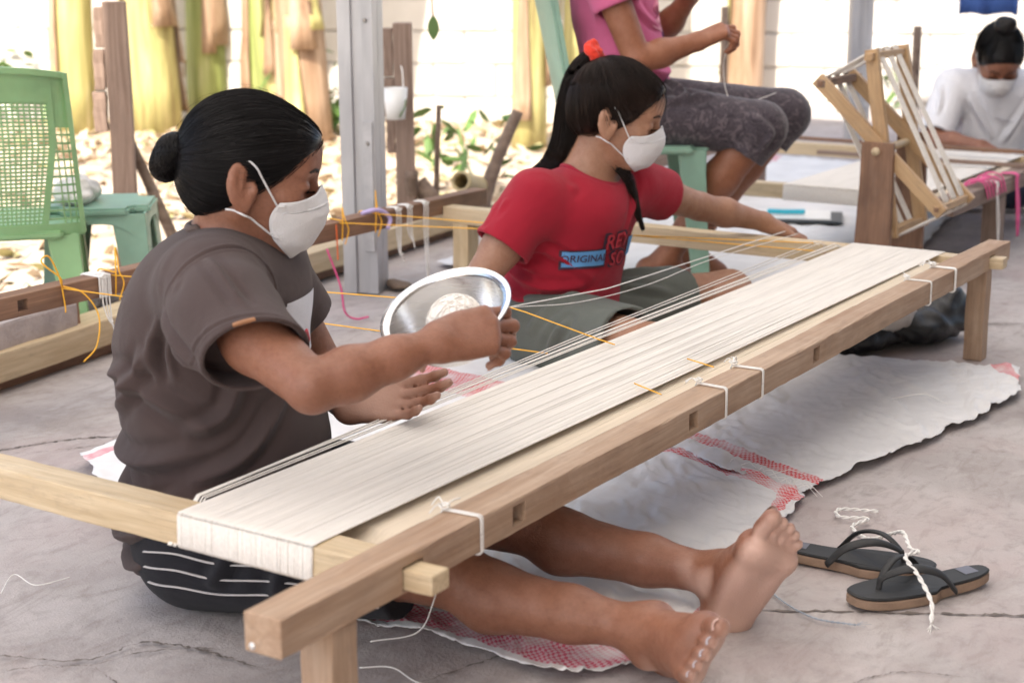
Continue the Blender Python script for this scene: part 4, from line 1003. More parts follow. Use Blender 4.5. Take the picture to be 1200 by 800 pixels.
for k, (x, y, mt, lab) in enumerate([(3.62, .395, 'pink_string', 'bright pink ribbon bunched on the grey rail of the far loom'), (3.95, .36, 'pink_string', 'pink ribbon hanging off the rail of the far loom'), (3.74, .36, 'white_string', 'white yarn hanging off the rail of the far loom')]):
    pr = []
    if k == 0:
        for q in range(7):
            x0 = x+.03*q; pr.append(tube_vf(smooth_path([(x0, y+.035, Z2+.02), (x0+.01, y+.02, Z2+.036+.012*random.random()), (x0+.03, y-.02, Z2+.034+.01*random.random()), (x0+.035, y-.036, Z2-.01)], 16), .007, 6, .35))
    else:
        for q in range(2): pr.append(tube_vf(smooth_path([(x+.014*q, y+.05, Z2+.03), (x+.014*q, y+.004, Z2+.03), (x+.01*q, y, Z2), (x+.012+.02*q, y-.004, Z2-.09), (x+.03, y-.006, Z2-.17)], 20), .007 if k == 1 else .003, 6, .35))
    V, F = join_vf(pr); tag(mesh_obj('ribbon', V, F, M[mt]), lab, 'ribbon')
# clipboard and pen on the far sack, blue cloth on a line
M['dark_board'] = mat_plain('dark_clipboard', (.05, .06, .07), .5, .1); M['turq'] = mat_plain('turquoise_plastic', (.02, .42, .55), .4, .1); M['bluecloth'] = mat_cloth('blue_patterned_cloth', (.05, .11, .33))
cb = empty('clipboard', (4.05, 1.15, .0), label='dark clipboard with papers lying on the far sack', cat='clipboard')
beam('board', (3.98, 1.29, .022), (4.1, .99, .022), .22, .006, M['dark_board'], cb, segs=2); beam('paper', (3.99, 1.28, .028), (4.09, 1.03, .028), .20, .003, M['plastic_white'], cb, segs=2, bev=0)
o = beam('marker_pen', (3.98, 1.22, .042), (4.03, 1.10, .042), .018, .016, M['turq'], None, bev=.005, segs=2); tag(o, 'turquoise marker lying on the clipboard', 'pen')
lx = [(6.34, 1.33), (6.50, 1.10)]; V = []; F = []
for i in range(24):
    for j in range(8):
        t = i/23; V.append((lx[0][0]*(1-t)+lx[1][0]*t+.012*math.sin(t*17), lx[0][1]*(1-t)+lx[1][1]*t+.012*math.cos(t*13), 1.05-.43*j/7+.006*math.sin(t*11)))
for i in range(23):
    for j in range(7): F.append((i*8+j, (i+1)*8+j, (i+1)*8+j+1, i*8+j+1))
o = mesh_obj('hanging_cloth', V, F, M['bluecloth']); o.modifiers.new('s', 'SOLIDIFY').thickness = .002; tag(o, 'dark blue patterned cloth hanging above the white-shirted person', 'cloth')
for k, (x, y, h, lab) in enumerate([(6.75, 2.72, .62, 'dark fence stake standing left of the steel column by the wall'), (6.6, 1.62, .55, 'dark fence stake standing right of the steel column by the wall')]):
    tag(tube('fence_stake', resample([(x, y, -.17), (x, y, h)], 5), .022, M['bark'], None, 8), lab, 'stake')

# ------------------------------------------------------------------ plastic chairs and stool
def plastic(name, c):
    t = NT(name); n = t.noise(t.map(), 7, 5); t.col(t.ramp(n, [(.3, sc3(c, .82)), (.7, sc3(c, 1.12))])); t.set(Roughness=.42, Subsurface_Weight=.12, Subsurface_Scale=.02); t.bump(t.noise(t.map(), 120, 3), .08, .002); return t.m
M['green'] = plastic('pale_green_plastic', (.25, .44, .22)); M['sea'] = plastic('sea_green_plastic', (.23, .385, .30))
def leg_L(e, top, bot, w0, w1, th, mat, mw, name='leg'):
    """tapered angle-section leg, corner pointing outward"""
    sx, sy = math.copysign(1, top[0]), math.copysign(1, top[1]); V = []; n = 8
    for k in range(n):
        t = k/(n-1); w = w0*(1-t)+w1*t; x = top[0]*(1-t)+bot[0]*t; y = top[1]*(1-t)+bot[1]*t; z = top[2]*(1-t)+bot[2]*t
        for px, py in ((0, 0), (-w, 0), (-w, -th), (-th, -th), (-th, -w), (0, -w)): V.append(mw @ Vector((x+sx*px, y+sy*py, z)))
    F = []
    for k in range(n-1):
        for j in range(6): F.append((k*6+j, k*6+(j+1) % 6, (k+1)*6+(j+1) % 6, (k+1)*6+j))
    F.append((0, 1, 2, 3)); F.append((0, 3, 4, 5)); q = (n-1)*6; F.append((q, q+3, q+2, q+1)); F.append((q, q+5, q+4, q+3))
    o = mesh_obj(name, V, F, mat, e, False); b = o.modifiers.new('b', 'BEVEL'); b.width = .004; b.segments = 2; return o
def slab_obj(name, e, mw, cx, cy, cz, sx, sy, sz, mat, rnd=.03, dish=0.0, parent=None):
    bm = bmesh.new(); bmesh.ops.create_cube(bm, size=1)
    for v in bm.verts: v.co = Vector((v.co.x*sx, v.co.y*sy, v.co.z*sz))
    bmesh.ops.bevel(bm, geom=[q for q in bm.edges if abs((q.verts[0].co-q.verts[1].co).normalized().z) > .9], offset=rnd, segments=5, affect='EDGES')
    bmesh.ops.bevel(bm, geom=[q for q in bm.edges if len(q.link_faces) == 2 and q.calc_face_angle(0) > .9], offset=min(.008, sz*.3), segments=2, affect='EDGES')
    return bm_obj(name, bm, mat, parent or e, mw @ Matrix.Translation((cx, cy, cz)))
def stool(x, y, z, rz, label, top=.44):
    e = empty('plastic_stool', (x, y, z), rz, label=label, cat='stool'); mw = basis(e)
    slab_obj('seat', e, mw, 0, 0, top, .27, .27, .022, M['sea'], .05)
    for sx in (-1, 1):
        for sy in (-1, 1): leg_L(e, (sx*.125, sy*.125, top-.008), (sx*.155, sy*.155, 0), .085, .05, .006, M['sea'], mw)
    for s in (-1, 1):       # arched aprons
        V = []; F = []
        for ax in (0,):
            for k in range(15):
                u = -1+2*k/14; zb = top-.03-.055*abs(u)**3
                for yy, zz in ((.120, top-.005), (.126, top-.005), (.130, zb), (.124, zb)): V.append((u*.118, s*yy, zz))
            for k in range(14):
                for j in range(4): F.append((k*4+j, k*4+(j+1) % 4, (k+1)*4+(j+1) % 4, (k+1)*4+j))
        mesh_obj('apron', [mw @ Vector(v) for v in V], F, M['sea'], e, False)
        mesh_obj('apron', [mw @ Matrix.Rotation(math.pi/2, 4, 'Z') @ Vector(v) for v in V], F, M['sea'], e, False)
    return e
stool(1.755, 2.115, -.15, rad(38), 'pale green plastic stool with a crumpled bag on its seat')
s = Solid()
for c, r in (((1.70, 2.145, .335), (.065, .05, .04)), ((1.745, 2.185, .325), (.05, .05, .028)), ((1.665, 2.11, .325), (.035, .04, .02))): s.add(ell(c, r), .03)
o = solid_obj('crumpled_bag', s, .006, mat_plain('translucent_bag', (.58, .56, .53), .4, .3, 30), None, wob=(.010, 42, 2), local=False); tag(o, 'crumpled whitish plastic bag on the green stool', 'bag')

def chair(x, y, z, rz, label, mat, seat_h=.42, back_h=.82, lattice=True, half=.20):
    """monobloc chair; local +x is where the sitter faces"""
    e = empty('plastic_chair', (x, y, z), rz, label=label, cat='chair'); mw = basis(e)
    slab_obj('seat', e, mw, .0, 0, seat_h-.012, .40, .40, .02, mat, .05)
    for sx in (-1, 1):
        for sy in (-1, 1): leg_L(e, (sx*.185, sy*.185, seat_h-.015), (sx*.225 if sx < 0 else .205, sy*.21, 0), .075, .045, .007, mat, mw)
    def bp(u, w, th=0.0):     # backrest surface: u across -1..1, w up 0..1
        return mw @ Vector((-.185-.10*w+.045*u*u*(.6+.4*w)-th, u*(half-.018*w), seat_h-.01+(back_h-seat_h)*w*(1-.05*u*u*w)))
    def strip(name, fa, fb, n, th, parent=e):
        V = []; F = []
        for k in range(n):
            t = k/(n-1)
            for q, dt in ((fa(t), 0), (fb(t), 0), (fb(t), th), (fa(t), th)): V.append(bp(q[0], q[1], dt))
        for k in range(n-1):
            for j in range(4): F.append((k*4+j, k*4+(j+1) % 4, (k+1)*4+(j+1) % 4, (k+1)*4+j))
        F += [(3, 2, 1, 0), tuple(range(4*n-4, 4*n))]; return mesh_obj(name, V, F, mat, parent, False)
    if not lattice:
        strip('backrest', lambda t: (-1+2*t, 0), lambda t: (-1+2*t, 1), 20, .008)
        for sgn in (-1, 1): strip('back_rim', lambda t: (sgn*.93, t), lambda t: (sgn*1.01, t), 12, -.012)
        return e
    ctr_w = lambda w: .70-.32*max(0, (.55-w))/.55*.6+.05*w
    for sgn in (-1, 1):
        strip('back_rim', lambda t: (sgn*.96, t), lambda t: (sgn*1.02, t), 14, .022)
        strip('panel_edge', lambda t: (sgn*(ctr_w(t*.86)+.0), t*.86), lambda t: (sgn*(ctr_w(t*.86)+.06), t*.86), 14, .010)
        pr = []
        for k in range(13): w = .03+.62*k/12; pr.append(strip('lattice_bar', lambda t, w=w: (sgn*((ctr_w(w)+.05)*(1-t)+.97*t), w), lambda t, w=w: (sgn*((ctr_w(w)+.05)*(1-t)+.97*t), w+.012), 4, .006))
        for k in range(3): u = .78+.07*k; strip('lattice_bar', lambda t, u=u: (sgn*u, .0+.66*t), lambda t, u=u: (sgn*(u+.018), .66*t), 8, .0075)
        strip('side_panel', lambda t: (sgn*(.78+.19*t), .655), lambda t: (sgn*(.78+.19*t), .99), 8, .006)
    strip('bottom_band', lambda t: (-1+2*t, -.02), lambda t: (-1+2*t, .06), 20, .012)
    strip('top_band', lambda t: (-.80+1.60*t, .80), lambda t: (-.80+1.60*t, .90), 16, .008); strip('top_rim', lambda t: (-1.02+2.04*t, .965), lambda t: (-1.02+2.04*t, 1.0), 20, .02)
    for sgn in (-1, 1): strip('top_band', lambda t: (sgn*(.16+.64*t), .895), lambda t: (sgn*(.16+.64*t), .97), 8, .0085)
    # perforated centre panel
    V = []; F = []; NU, NW = 21, 33
    def bar(a, b, c, d, th):
        k = len(V)
        for q in (a, b, c, d): V.append(bp(q[0], q[1], 0))
        for q in (a, b, c, d): V.append(bp(q[0], q[1], th))
        F.extend([(k, k+1, k+2, k+3), (k+7, k+6, k+5, k+4)]+[(k+i, k+4+i, k+4+(i+1) % 4, k+(i+1) % 4) for i in range(4)])
    for j in range(NW+1):
        w = .055+.755*j/NW; hw = ctr_w(w)
        for i in range(6): u0, u1 = -hw+2*hw*i/6, -hw+2*hw*(i+1)/6; bar((u0, w), (u1, w), (u1, w+.012), (u0, w+.012), .005)
    for i in range(NU+1):
        for j in range(8):
            w0, w1 = .055+.755*j/8, .055+.755*(j+1)/8; a0, a1 = ctr_w(w0)*(-1+2*i/NU), ctr_w(w1)*(-1+2*i/NU); bar((a0, w0), (a0+.022, w0), (a1+.022, w1), (a1, w1), .006)
    mesh_obj('perforated_panel', V, F, mat, e, False); return e
chair(1.505, 2.20, -.15, rad(46), 'green plastic lattice-backed chair at the edge of the yard', M['green'], .43, .84, True, .20)
W3O = (2.86, 1.08); W3A = -57
chair(W3O[0]-.03, W3O[1]+.05, 0, rad(W3A), 'sea-green plastic chair under the pink-shirted person', M['sea'], .415, .90, False, .19)

# ================================================================== PEOPLE
# Each body is one continuous surface, modelled from signed-distance limbs; person-local axes: x forward, y left, z up.
def L_(f, r, u): return np.array((f, -r, u), float)
def unit(v): v = np.asarray(v, float); return v/np.linalg.norm(v)
def rot_axis(v, ax, deg):
    a = math.radians(deg); ax = unit(ax); return v*math.cos(a)+np.cross(ax, v)*math.sin(a)+ax*(ax@v)*(1-math.cos(a))

def hand(S, wr, d, n, right, curls, thumb=(.62, .74, -.25), thumb_curl=(15, 20), sc=1.0, spread=4, fr=1.0):
    d = unit(d); n = np.asarray(n, float); n = unit(n-(n@d)*d); s = np.cross(n, d)*(1 if right else -1); wr = np.asarray(wr, float)
    offs = (.029, .010, -.009, -.026); pl = (.082, .086, .081, .073); names = []
    palm = []
    for o, p in zip(offs, pl): palm.append(rc(wr+s*o*.55*sc+d*.006, wr+(s*o+d*p-n*.002)*sc, .0165*sc, .0118*sc))
    palm.append(ell(wr+(d*.045+s*.004-n*.006)*sc, (.040*sc, .034*sc, .0145*sc), np.stack([d, s, n], 1)))
    palm.append(ell(wr+(d*.032+s*.024-n*.013)*sc, (.030*sc, .015*sc, .014*sc), np.stack([unit(d+.5*s), unit(s-.5*d), n], 1)))
    S.add(union(palm, .012), .018)
    seg = ((.041, .025, .019), (.045, .029, .020), (.041, .027, .019), (.033, .020, .017)); rad_ = (.0092, .0094, .0088, .0078); tips = []
    for i in range(4):
        p = wr+(s*offs[i]+d*pl[i]-n*.002)*sc; dd = rot_axis(d, n, (1.5-i)*spread*(1 if right else -1)); ax = np.cross(n, dd); ang = 0; pts = [p-dd*.008*sc]; 
        for q in range(3):
            ang += curls[i][q]; v = rot_axis(dd, ax, ang); p = p+v*seg[i][q]*sc; pts.append(p)
        r = rad_[i]*sc*fr; S.add(chain(pts, (r*1.06, r*.98, r*.90, r*.78), .003), .003); S.add(ell(pts[1], (r*1.10,)*3), .003); S.add(ell(pts[2], (r*1.0,)*3), .003); tips.append((pts[-1], rot_axis(n, ax, ang), unit(pts[-1]-pts[-2]), r))
    t0 = wr+(s*.020+d*.018-n*.006)*sc; tv = unit(d*thumb[0]+s*thumb[1]+n*thumb[2]); ax = unit(np.cross(tv, d)+1e-6*n); pts = [t0, t0+tv*.042*sc]
    v = rot_axis(tv, ax, thumb_curl[0]); pts.append(pts[-1]+v*.031*sc); v = rot_axis(v, ax, thumb_curl[1]); pts.append(pts[-1]+v*.025*sc)
    r = .0108*sc; S.add(chain(pts, (r*1.35, r*1.05, r, r*.82), .006), .008); tips.append((pts[-1], unit(n-(n@v)*v), v, r)); return tips

def foot(S, ankle, d, n, right, sc=1.0, shin=None):
    d = unit(d); n = np.asarray(n, float); n = unit(n-(n@d)*d); s = np.cross(n, d)*(1 if right else -1); A = np.asarray(ankle, float)
    F = lambda x, y, z: A+(d*x+s*y+n*z)*sc
    P = [ell(F(-.040, -.002, -.040), (.034*sc, .029*sc, .032*sc), np.stack([d, s, n], 1)), rc(A, F(-.034, 0, -.030), .033*sc, .027*sc), rc(F(.0, .004, -.004), F(.095, .014, -.044), .034*sc, .021*sc), rc(F(-.035, -.010, -.052), F(.085, -.024, -.056), .022*sc, .017*sc),
         rc(F(-.03, .01, -.046), F(.105, .024, -.052), .020*sc, .0205*sc), rc(F(.105, .026, -.053), F(.092, -.026, -.057), .0195*sc, .0155*sc), ell(F(.045, .0, -.040), (.065*sc, .034*sc, .024*sc), np.stack([d, s, n], 1)),
         ell(F(.003, .029, -.006), (.014*sc, .010*sc, .014*sc)), ell(F(-.004, -.030, -.014), (.014*sc, .010*sc, .014*sc))]
    S.add(union(P, .02), .02); tips = []
    for i, (y, x, ln, r) in enumerate(((.029, .120, .043, .0128), (.0095, .124, .031, .0088), (-.0065, .119, .028, .0084), (-.0205, .110, .025, .0080), (-.0330, .098, .022, .0078))):
        a, b, c = F(x-.012, y, -.054), F(x+ln*.45, y*1.02, -.050), F(x+ln, y*1.0, -.056); S.add(chain([a, b, c], (r*.96*sc, r*.88*sc, r*1.0*sc), .003), .003); tips.append((c, n, d, r*sc))
    return tips, n, d, s

def head_rot(yaw, pitch, roll=0):
    return np.array((Matrix.Rotation(rad(yaw), 3, 'Z') @ Matrix.Rotation(rad(pitch), 3, 'Y') @ Matrix.Rotation(rad(roll), 3, 'X')))
def head(S, C, Rm, sc=1.0):
    H = lambda x, y, z: C+Rm@(np.array((x, y, z))*sc)
    def E(c, r, k=.02, extra=None): S.add(ell(H(*c), np.array(r)*sc, Rm if extra is None else Rm@extra), k)
    E((-.012, 0, .030), (.096, .074, .086), .0); E((.032, 0, -.040), (.054, .056, .076), .03); E((.062, 0, -.094), (.022, .026, .019), .022)
    for y in (-1, 1):
        S.add(rc(H(-.002, y*.052, -.048), H(.055, y*.020, -.094), .017*sc, .014*sc), .025); E((.058, y*.040, -.024), (.025, .021, .020), .02)
    E((.070, 0, .022), (.020, .050, .018), .016); E((.046, 0, .050), (.047, .056, .042), .03)
    for y in (-1, 1): S.sub(ell(H(.097, y*.033, .001), np.array((.020, .018, .0125))*sc, Rm), .012)
    for y in (-1, 1): E((.074, y*.033, .000), (.0135, .0165, .0115), .004)
    S.add(rc(H(.083, 0, .012), H(.101, 0, -.028), .0085*sc, .012*sc), .012)
    for y in (-1, 1): E((.093, y*.012, -.034), (.011, .0085, .0085), .006)
    E((.090, 0, -.060), (.012, .024, .007), .006); E((.088, 0, -.071), (.012, .021, .008), .006)
    for y in (-1, 1):
        er = np.array(Matrix.Rotation(rad(-14), 3, 'Y') @ Matrix.Rotation(rad(y*-22), 3, 'Z'))
        ear = ell(H(-.012, y*.081, -.010), np.array((.024, .0085, .039))*sc, Rm@er); S.add(ear, .006)
        E((-.006, y*.079, -.042), (.011, .007, .012), .006)
        S.sub(ell(H(-.006, y*.0915, -.007), np.array((.0150, .0105, .027))*sc, Rm@er), .004); E((.008, y*.079, -.014), (.005, .005, .008), .003); S.add(rc(H(-.013, y*.0845, .012), H(-.011, y*.0835, -.022), .0034*sc, .003*sc), .003)
    return H

def face_details(person, S, H, hairmat, sc=1.0):
    """eyebrows and lashes of short hairs lying on the skin"""
    rng = np.random.default_rng(2)
    for y in (-1, 1):
        br = []; la = []
        for k in range(70):
            t = rng.random(); x0 = H(.10, y*(.014+.038*t), .021+.006*math.sin(t*2.6)+rng.normal(0, .0018)); x1 = H(.10, y*(.014+.038*t+.010), .021+.006*math.sin((t+.2)*2.6)+.002+rng.normal(0, .001)); br.append(resample([x0, x1], 5))
        for k in range(46):
            t = k/45; x0 = H(.10, y*(.018+.030*t), -.0062-.0030*math.sin(t*math.pi)); x1 = H(.101, y*(.0185+.032*t), -.0085-.0036*math.sin(t*math.pi)); la.append(resample([x0, x1], 5))
        for nm, q, off, r in (('eyebrow', br, .0006, .00055), ('eyelashes', la, .0009, .0007)):
            q = np.array(q); p = S.project(q.reshape(-1, 3), off, 8).reshape(q.shape); strands_mesh(nm, p, r, hairmat, person, True, 3)

def mask(person, S, H, ear_sides=(-1, 1), sc=1.0):
    nu, nv = 37, 23; V = []
    cl = [(.0, (.104, .004)), (.30, (.117, -.018)), (.46, (.122, -.036)), (.62, (.119, -.060)), (.85, (.102, -.098)), (1.0, (.074, -.116))]
    for i in range(nu):
        u = -1+2*i/(nu-1); a = abs(u)
        for j in range(nv):
            v = j/(nv-1); cx = np.interp(v, [c[0] for c in cl], [c[1][0] for c in cl]); cz = np.interp(v, [c[0] for c in cl], [c[1][1] for c in cl])
            ex = .036+.012*(abs(v-.5)*2)**2; ez = -.026-.060*v; ey = .068-.010*v
            k = a**1.75; y = ey*math.copysign(math.sin(min(1, a)*math.pi/2)**.9, u)
            V.append(H(cx*(1-k)+ex*k, y, cz*(1-a**1.3)+ez*a**1.3-(.006*math.sin(a*math.pi) if v < .3 else 0)))
    V = np.array(V); V = V+S.grad(V)*(.0016*fnoise(V, 55, 3)+.0010*fnoise(V, 130, 9))[:, None]; d = S.at(V); bad = d < .0035; V[bad] += (.0035-d[bad])[:, None]*S.grad(V[bad])
    F = np.array([(i*nv+j, (i+1)*nv+j, (i+1)*nv+j+1, i*nv+j+1) for i in range(nu-1) for j in range(nv-1)])
    o = mesh_obj('face_mask', V, F, M['mask'], person, True, local=True); m = o.modifiers.new('s', 'SOLIDIFY'); m.thickness = .0016; m.offset = 0
    for y in ear_sides:
        i = 0 if y < 0 else nu-1
        for jv, e in ((2, (.002, .086, .026)), (nv-4, (-.006, .085, -.046))):
            a = V[i*nv+jv]; b = H(e[0], y*e[1], e[2]); P = resample([a, (a+b)/2, b], 14); dd = S.at(P); q = dd < .004; P[q] += (.004-dd[q])[:, None]*S.grad(P[q]); P = smooth_path(np.vstack([P[::3], [H(e[0]-.012, y*(e[1]-.004), e[2]+(.004 if e[2] > 0 else -.002)), H(e[0]-.024, y*(e[1]-.012), e[2]-.004)]]), 30)
            tube_l('ear_loop', P, .0016, M['mask'], o)
        for jv in (2, nv-4):
            a = V[i*nv+jv]; b = V[(i+(2 if i == 0 else -2))*nv+jv]; g = S.grad(np.array([a]))[0]; tube_l('loop_weld', resample([a+g*.002, b+g*.003], 4), .003, M['mask'], o, .4)
    # crease line between the panels
    row = [V[i*nv+7] for i in range(2, nu-2)]; g = S.grad(np.array(row)); tube_l('panel_crease', np.array(row)+g*.0012, .0007, M['mask'], o)
    return o
def tube_l(name, P, r, mat, parent, flat=1.0, sides=6):
    V, F = tube_vf(P, r, sides, flat); return mesh_obj(name, V, F, mat, parent, True, local=True)

def hair_cap(H, Rm, sc, thick=.010, front=((.090, .062), (.030, -.018)), low=((.034, -.012), (-.085, -.082)), bulge=0.0):
    S = Solid(); S.add(ell(H(-.016, 0, .030), np.array((.096+thick, .074+thick, .086+thick))*sc, Rm), .0)
    S.add(ell(H(-.045, 0, -.015), np.array((.060+thick, .060+thick, .070))*sc, Rm), .03)
    S.add(ell(H(.046, 0, .050), (np.array((.047, .056, .042))+thick*.75)*sc, Rm), .02)
    for (a, b), sg in ((front, 1), (low, -1)):
        t = np.array((b[0]-a[0], b[1]-a[1])); n = np.array((-t[1], t[0]))
        if sg > 0 and n[0] < 0: n = -n
        if sg < 0 and n[1] > 0: n = -n
        S.cut(half(H(a[0], 0, a[1]), Rm@np.array((n[0], 0, n[1]))), .014)
    return S
def scalp_strands(person, S, target, n, r, mat, seed, h=.006, steps=26, name='hair_strands', lift=.0012, body=None, edge=0):
    V, F = S.mesh(h); rng = np.random.default_rng(seed); P = V[rng.integers(0, len(V), n)]+rng.normal(0, .002, (n, 3)); P = S.project(P, lift, 3); path = [P.copy()]
    lf = (lift*(.4+rng.random(n)*1.8))
    for k in range(steps):
        d = target-P; dist = np.linalg.norm(d, axis=1, keepdims=True); N = S.grad(P); t = d-(d*N).sum(1, keepdims=True)*N; t /= np.linalg.norm(t, axis=1, keepdims=True)+1e-9
        st = np.minimum(.0085, dist*.5); P = P+t*st+rng.normal(0, .00025, P.shape); g = S.grad(P); P = P-(S.at(P)-lf)[:, None]*g; path.append(P.copy())
    o = strands_mesh(name, np.stack(path, 1), r, mat, person, True, 3)
    fl = np.stack(path, 1)[rng.integers(0, n, 150)][:, :10]; kk = np.linspace(0, 1, 10)[None, :, None]; N0 = S.grad(fl.reshape(-1, 3)).reshape(fl.shape)
    strands_mesh('flyaway_hair', fl+N0*(rng.random((150, 1, 1))*.009*np.sin(kk*3.1)), r*.55, mat, person, True, 3)
    if body is not None and edge:      # fine hairs that soften the hairline
        cp = [q for m, q, k in S.ops if m == 'i']; X, Y, Z = V[:, 0].astype(np.float32), V[:, 1].astype(np.float32), V[:, 2].astype(np.float32)
        near = np.max([q.f(X, Y, Z) for q in cp], 0) > -.006; d0 = body.at(V); E0 = V[near & (d0 > .001) & (d0 < .016)]
        if len(E0):
            Q = E0[rng.integers(0, len(E0), edge)]; d = target-Q; N = body.grad(Q); t = d-(d*N).sum(1, keepdims=True)*N; t /= np.linalg.norm(t, axis=1, keepdims=True)+1e-9
            L = rng.random((edge, 1))**2*.007+.001; sd = rng.normal(0, .12, Q.shape); pts = []
            for q in np.linspace(0, 1, 9): p_ = Q+(t+sd*(1-q))*(-L+q*(L+.026)); p_ = body.project(p_, 0, 4); N2 = body.grad(p_); pts.append(p_+N2*(.0008+.0125*np.clip(q*1.6-.45, 0, 1)))
            strands_mesh('hairline', np.stack(pts, 1), r*.45, mat, person, True, 3)
    return o

def on(S, pts, off=0.0): return S.project(np.array([L_(*p) for p in pts]), off, 10)
def folds_on(S, specs, k=2.3): return [(smooth_path(on(S, pts), 14), w, a*k) for pts, w, a in specs]
def ring_on(S, c, ax, r, n, off, ry=None):
    """closed loop round an axis, dropped on to a garment"""
    ax = unit(ax); u = unit(np.cross(ax, (0, 1, 0.01))); v = np.cross(ax, u); a = np.linspace(0, 2*np.pi, n)
    return S.project(np.asarray(c)+r*np.cos(a)[:, None]*u+(ry or r)*np.sin(a)[:, None]*v, off, 8)
def patch_on(name, S, o, ux, uy, w, h, d, off, mat, parent, nu=24, nv=16, shape=None, near=False):
    """flat print laid on cloth: rectangle (or outline test) projected along d"""
    o = np.asarray(o, float); P = []
    for i in range(nu):
        for j in range(nv): P.append(o+np.asarray(ux)*w*(i/(nu-1)-.5)+np.asarray(uy)*h*(j/(nv-1)-.5))
    P = drape(S, S.project(np.array(P), off, 10) if near else S.march(np.array(P), d, off)); F = [(i*nv+j, (i+1)*nv+j, (i+1)*nv+j+1, i*nv+j+1) for i in range(nu-1) for j in range(nv-1)]
    if shape: F = [f for f in F if all(shape((q//nv)/(nu-1), (q % nv)/(nv-1)) for q in f)]
    return mesh_obj(name, P, F, mat, parent, True, local=True)
def text_on(name, body, S, o, ux, uy, size, d, off, mat, parent, arch=0.0):
    cu = bpy.data.curves.new(name, 'FONT'); cu.body = body; cu.align_x = 'CENTER'; cu.align_y = 'CENTER'; cu.size = 1.0; cu.offset = .012; cu.resolution_u = 3
    t = bpy.data.objects.new(name, cu); COL.objects.link(t); dg = bpy.context.evaluated_depsgraph_get(); me = bpy.data.meshes.new_from_object(t.evaluated_get(dg)); bpy.data.objects.remove(t)
    bm = bmesh.new(); bm.from_mesh(me); bmesh.ops.triangulate(bm, faces=bm.faces[:])
    for _ in range(2): bmesh.ops.subdivide_edges(bm, edges=[e for e in bm.edges if e.calc_length() > .12], cuts=1); bmesh.ops.triangulate(bm, faces=[f for f in bm.faces if len(f.verts) > 3])
    V = np.array([v.co[:] for v in bm.verts]); F = [tuple(v.index for v in f.verts) for f in bm.faces]; bm.free()
    P = np.asarray(o)+size*(V[:, :1]*np.asarray(ux)+(V[:, 1:2]+arch*V[:, :1]**2)*np.asarray(uy)); P = drape(S, S.march(P, d, off))
    return mesh_obj(name, P, F, mat, parent, False, local=True)
def place(o, O, ang, label):
    o.location = (O[0], O[1], O[2] if len(O) > 2 else 0); o.rotation_euler = (0, 0, rad(ang)); tag(o, label, 'person', 'people at work'); return o
def nails(person, tips, mat, up=.6):
    for p, n, d, r in tips:
        n = unit(n-(n@d)*d); s = np.cross(d, n); V = []; F = []
        for i in range(5):
            for j in range(5):
                a = (j-2)/2; x = (i-2)/2; V.append(p+d*(x*r*.62+r*.25)+s*a*r*.66*(1-.22*x*x)+n*(r*(.93-.26*a*a)-.10*r*max(0, x)))
        F = [(i*5+j, (i+1)*5+j, (i+1)*5+j+1, i*5+j+1) for i in range(4) for j in range(4)]; mesh_obj('nail', V, F, mat, person, True, local=True)

M['mask'] = mat_cloth('white_nonwoven', (.66, .65, .66), .75, .03, 500, .1)
SKA = mat_skin('skin_a', (.245, .104, .062), (.56, .36, .29)); SKB = mat_skin('skin_b', (.34, .175, .108), (.55, .35, .26)); SKC = mat_skin('skin_c', (.27, .105, .055), (.45, .26, .19))
HB = mat_hair('black_hair', (.006, .005, .0055), .34); HBR = mat_hair('dark_brown_hair', (.014, .0075, .0055), .36)
NAIL = mat_plain('nail', (.62, .42, .36), .3, .05); POLISH = mat_plain('nail_polish', (.62, .60, .66), .2, .1)

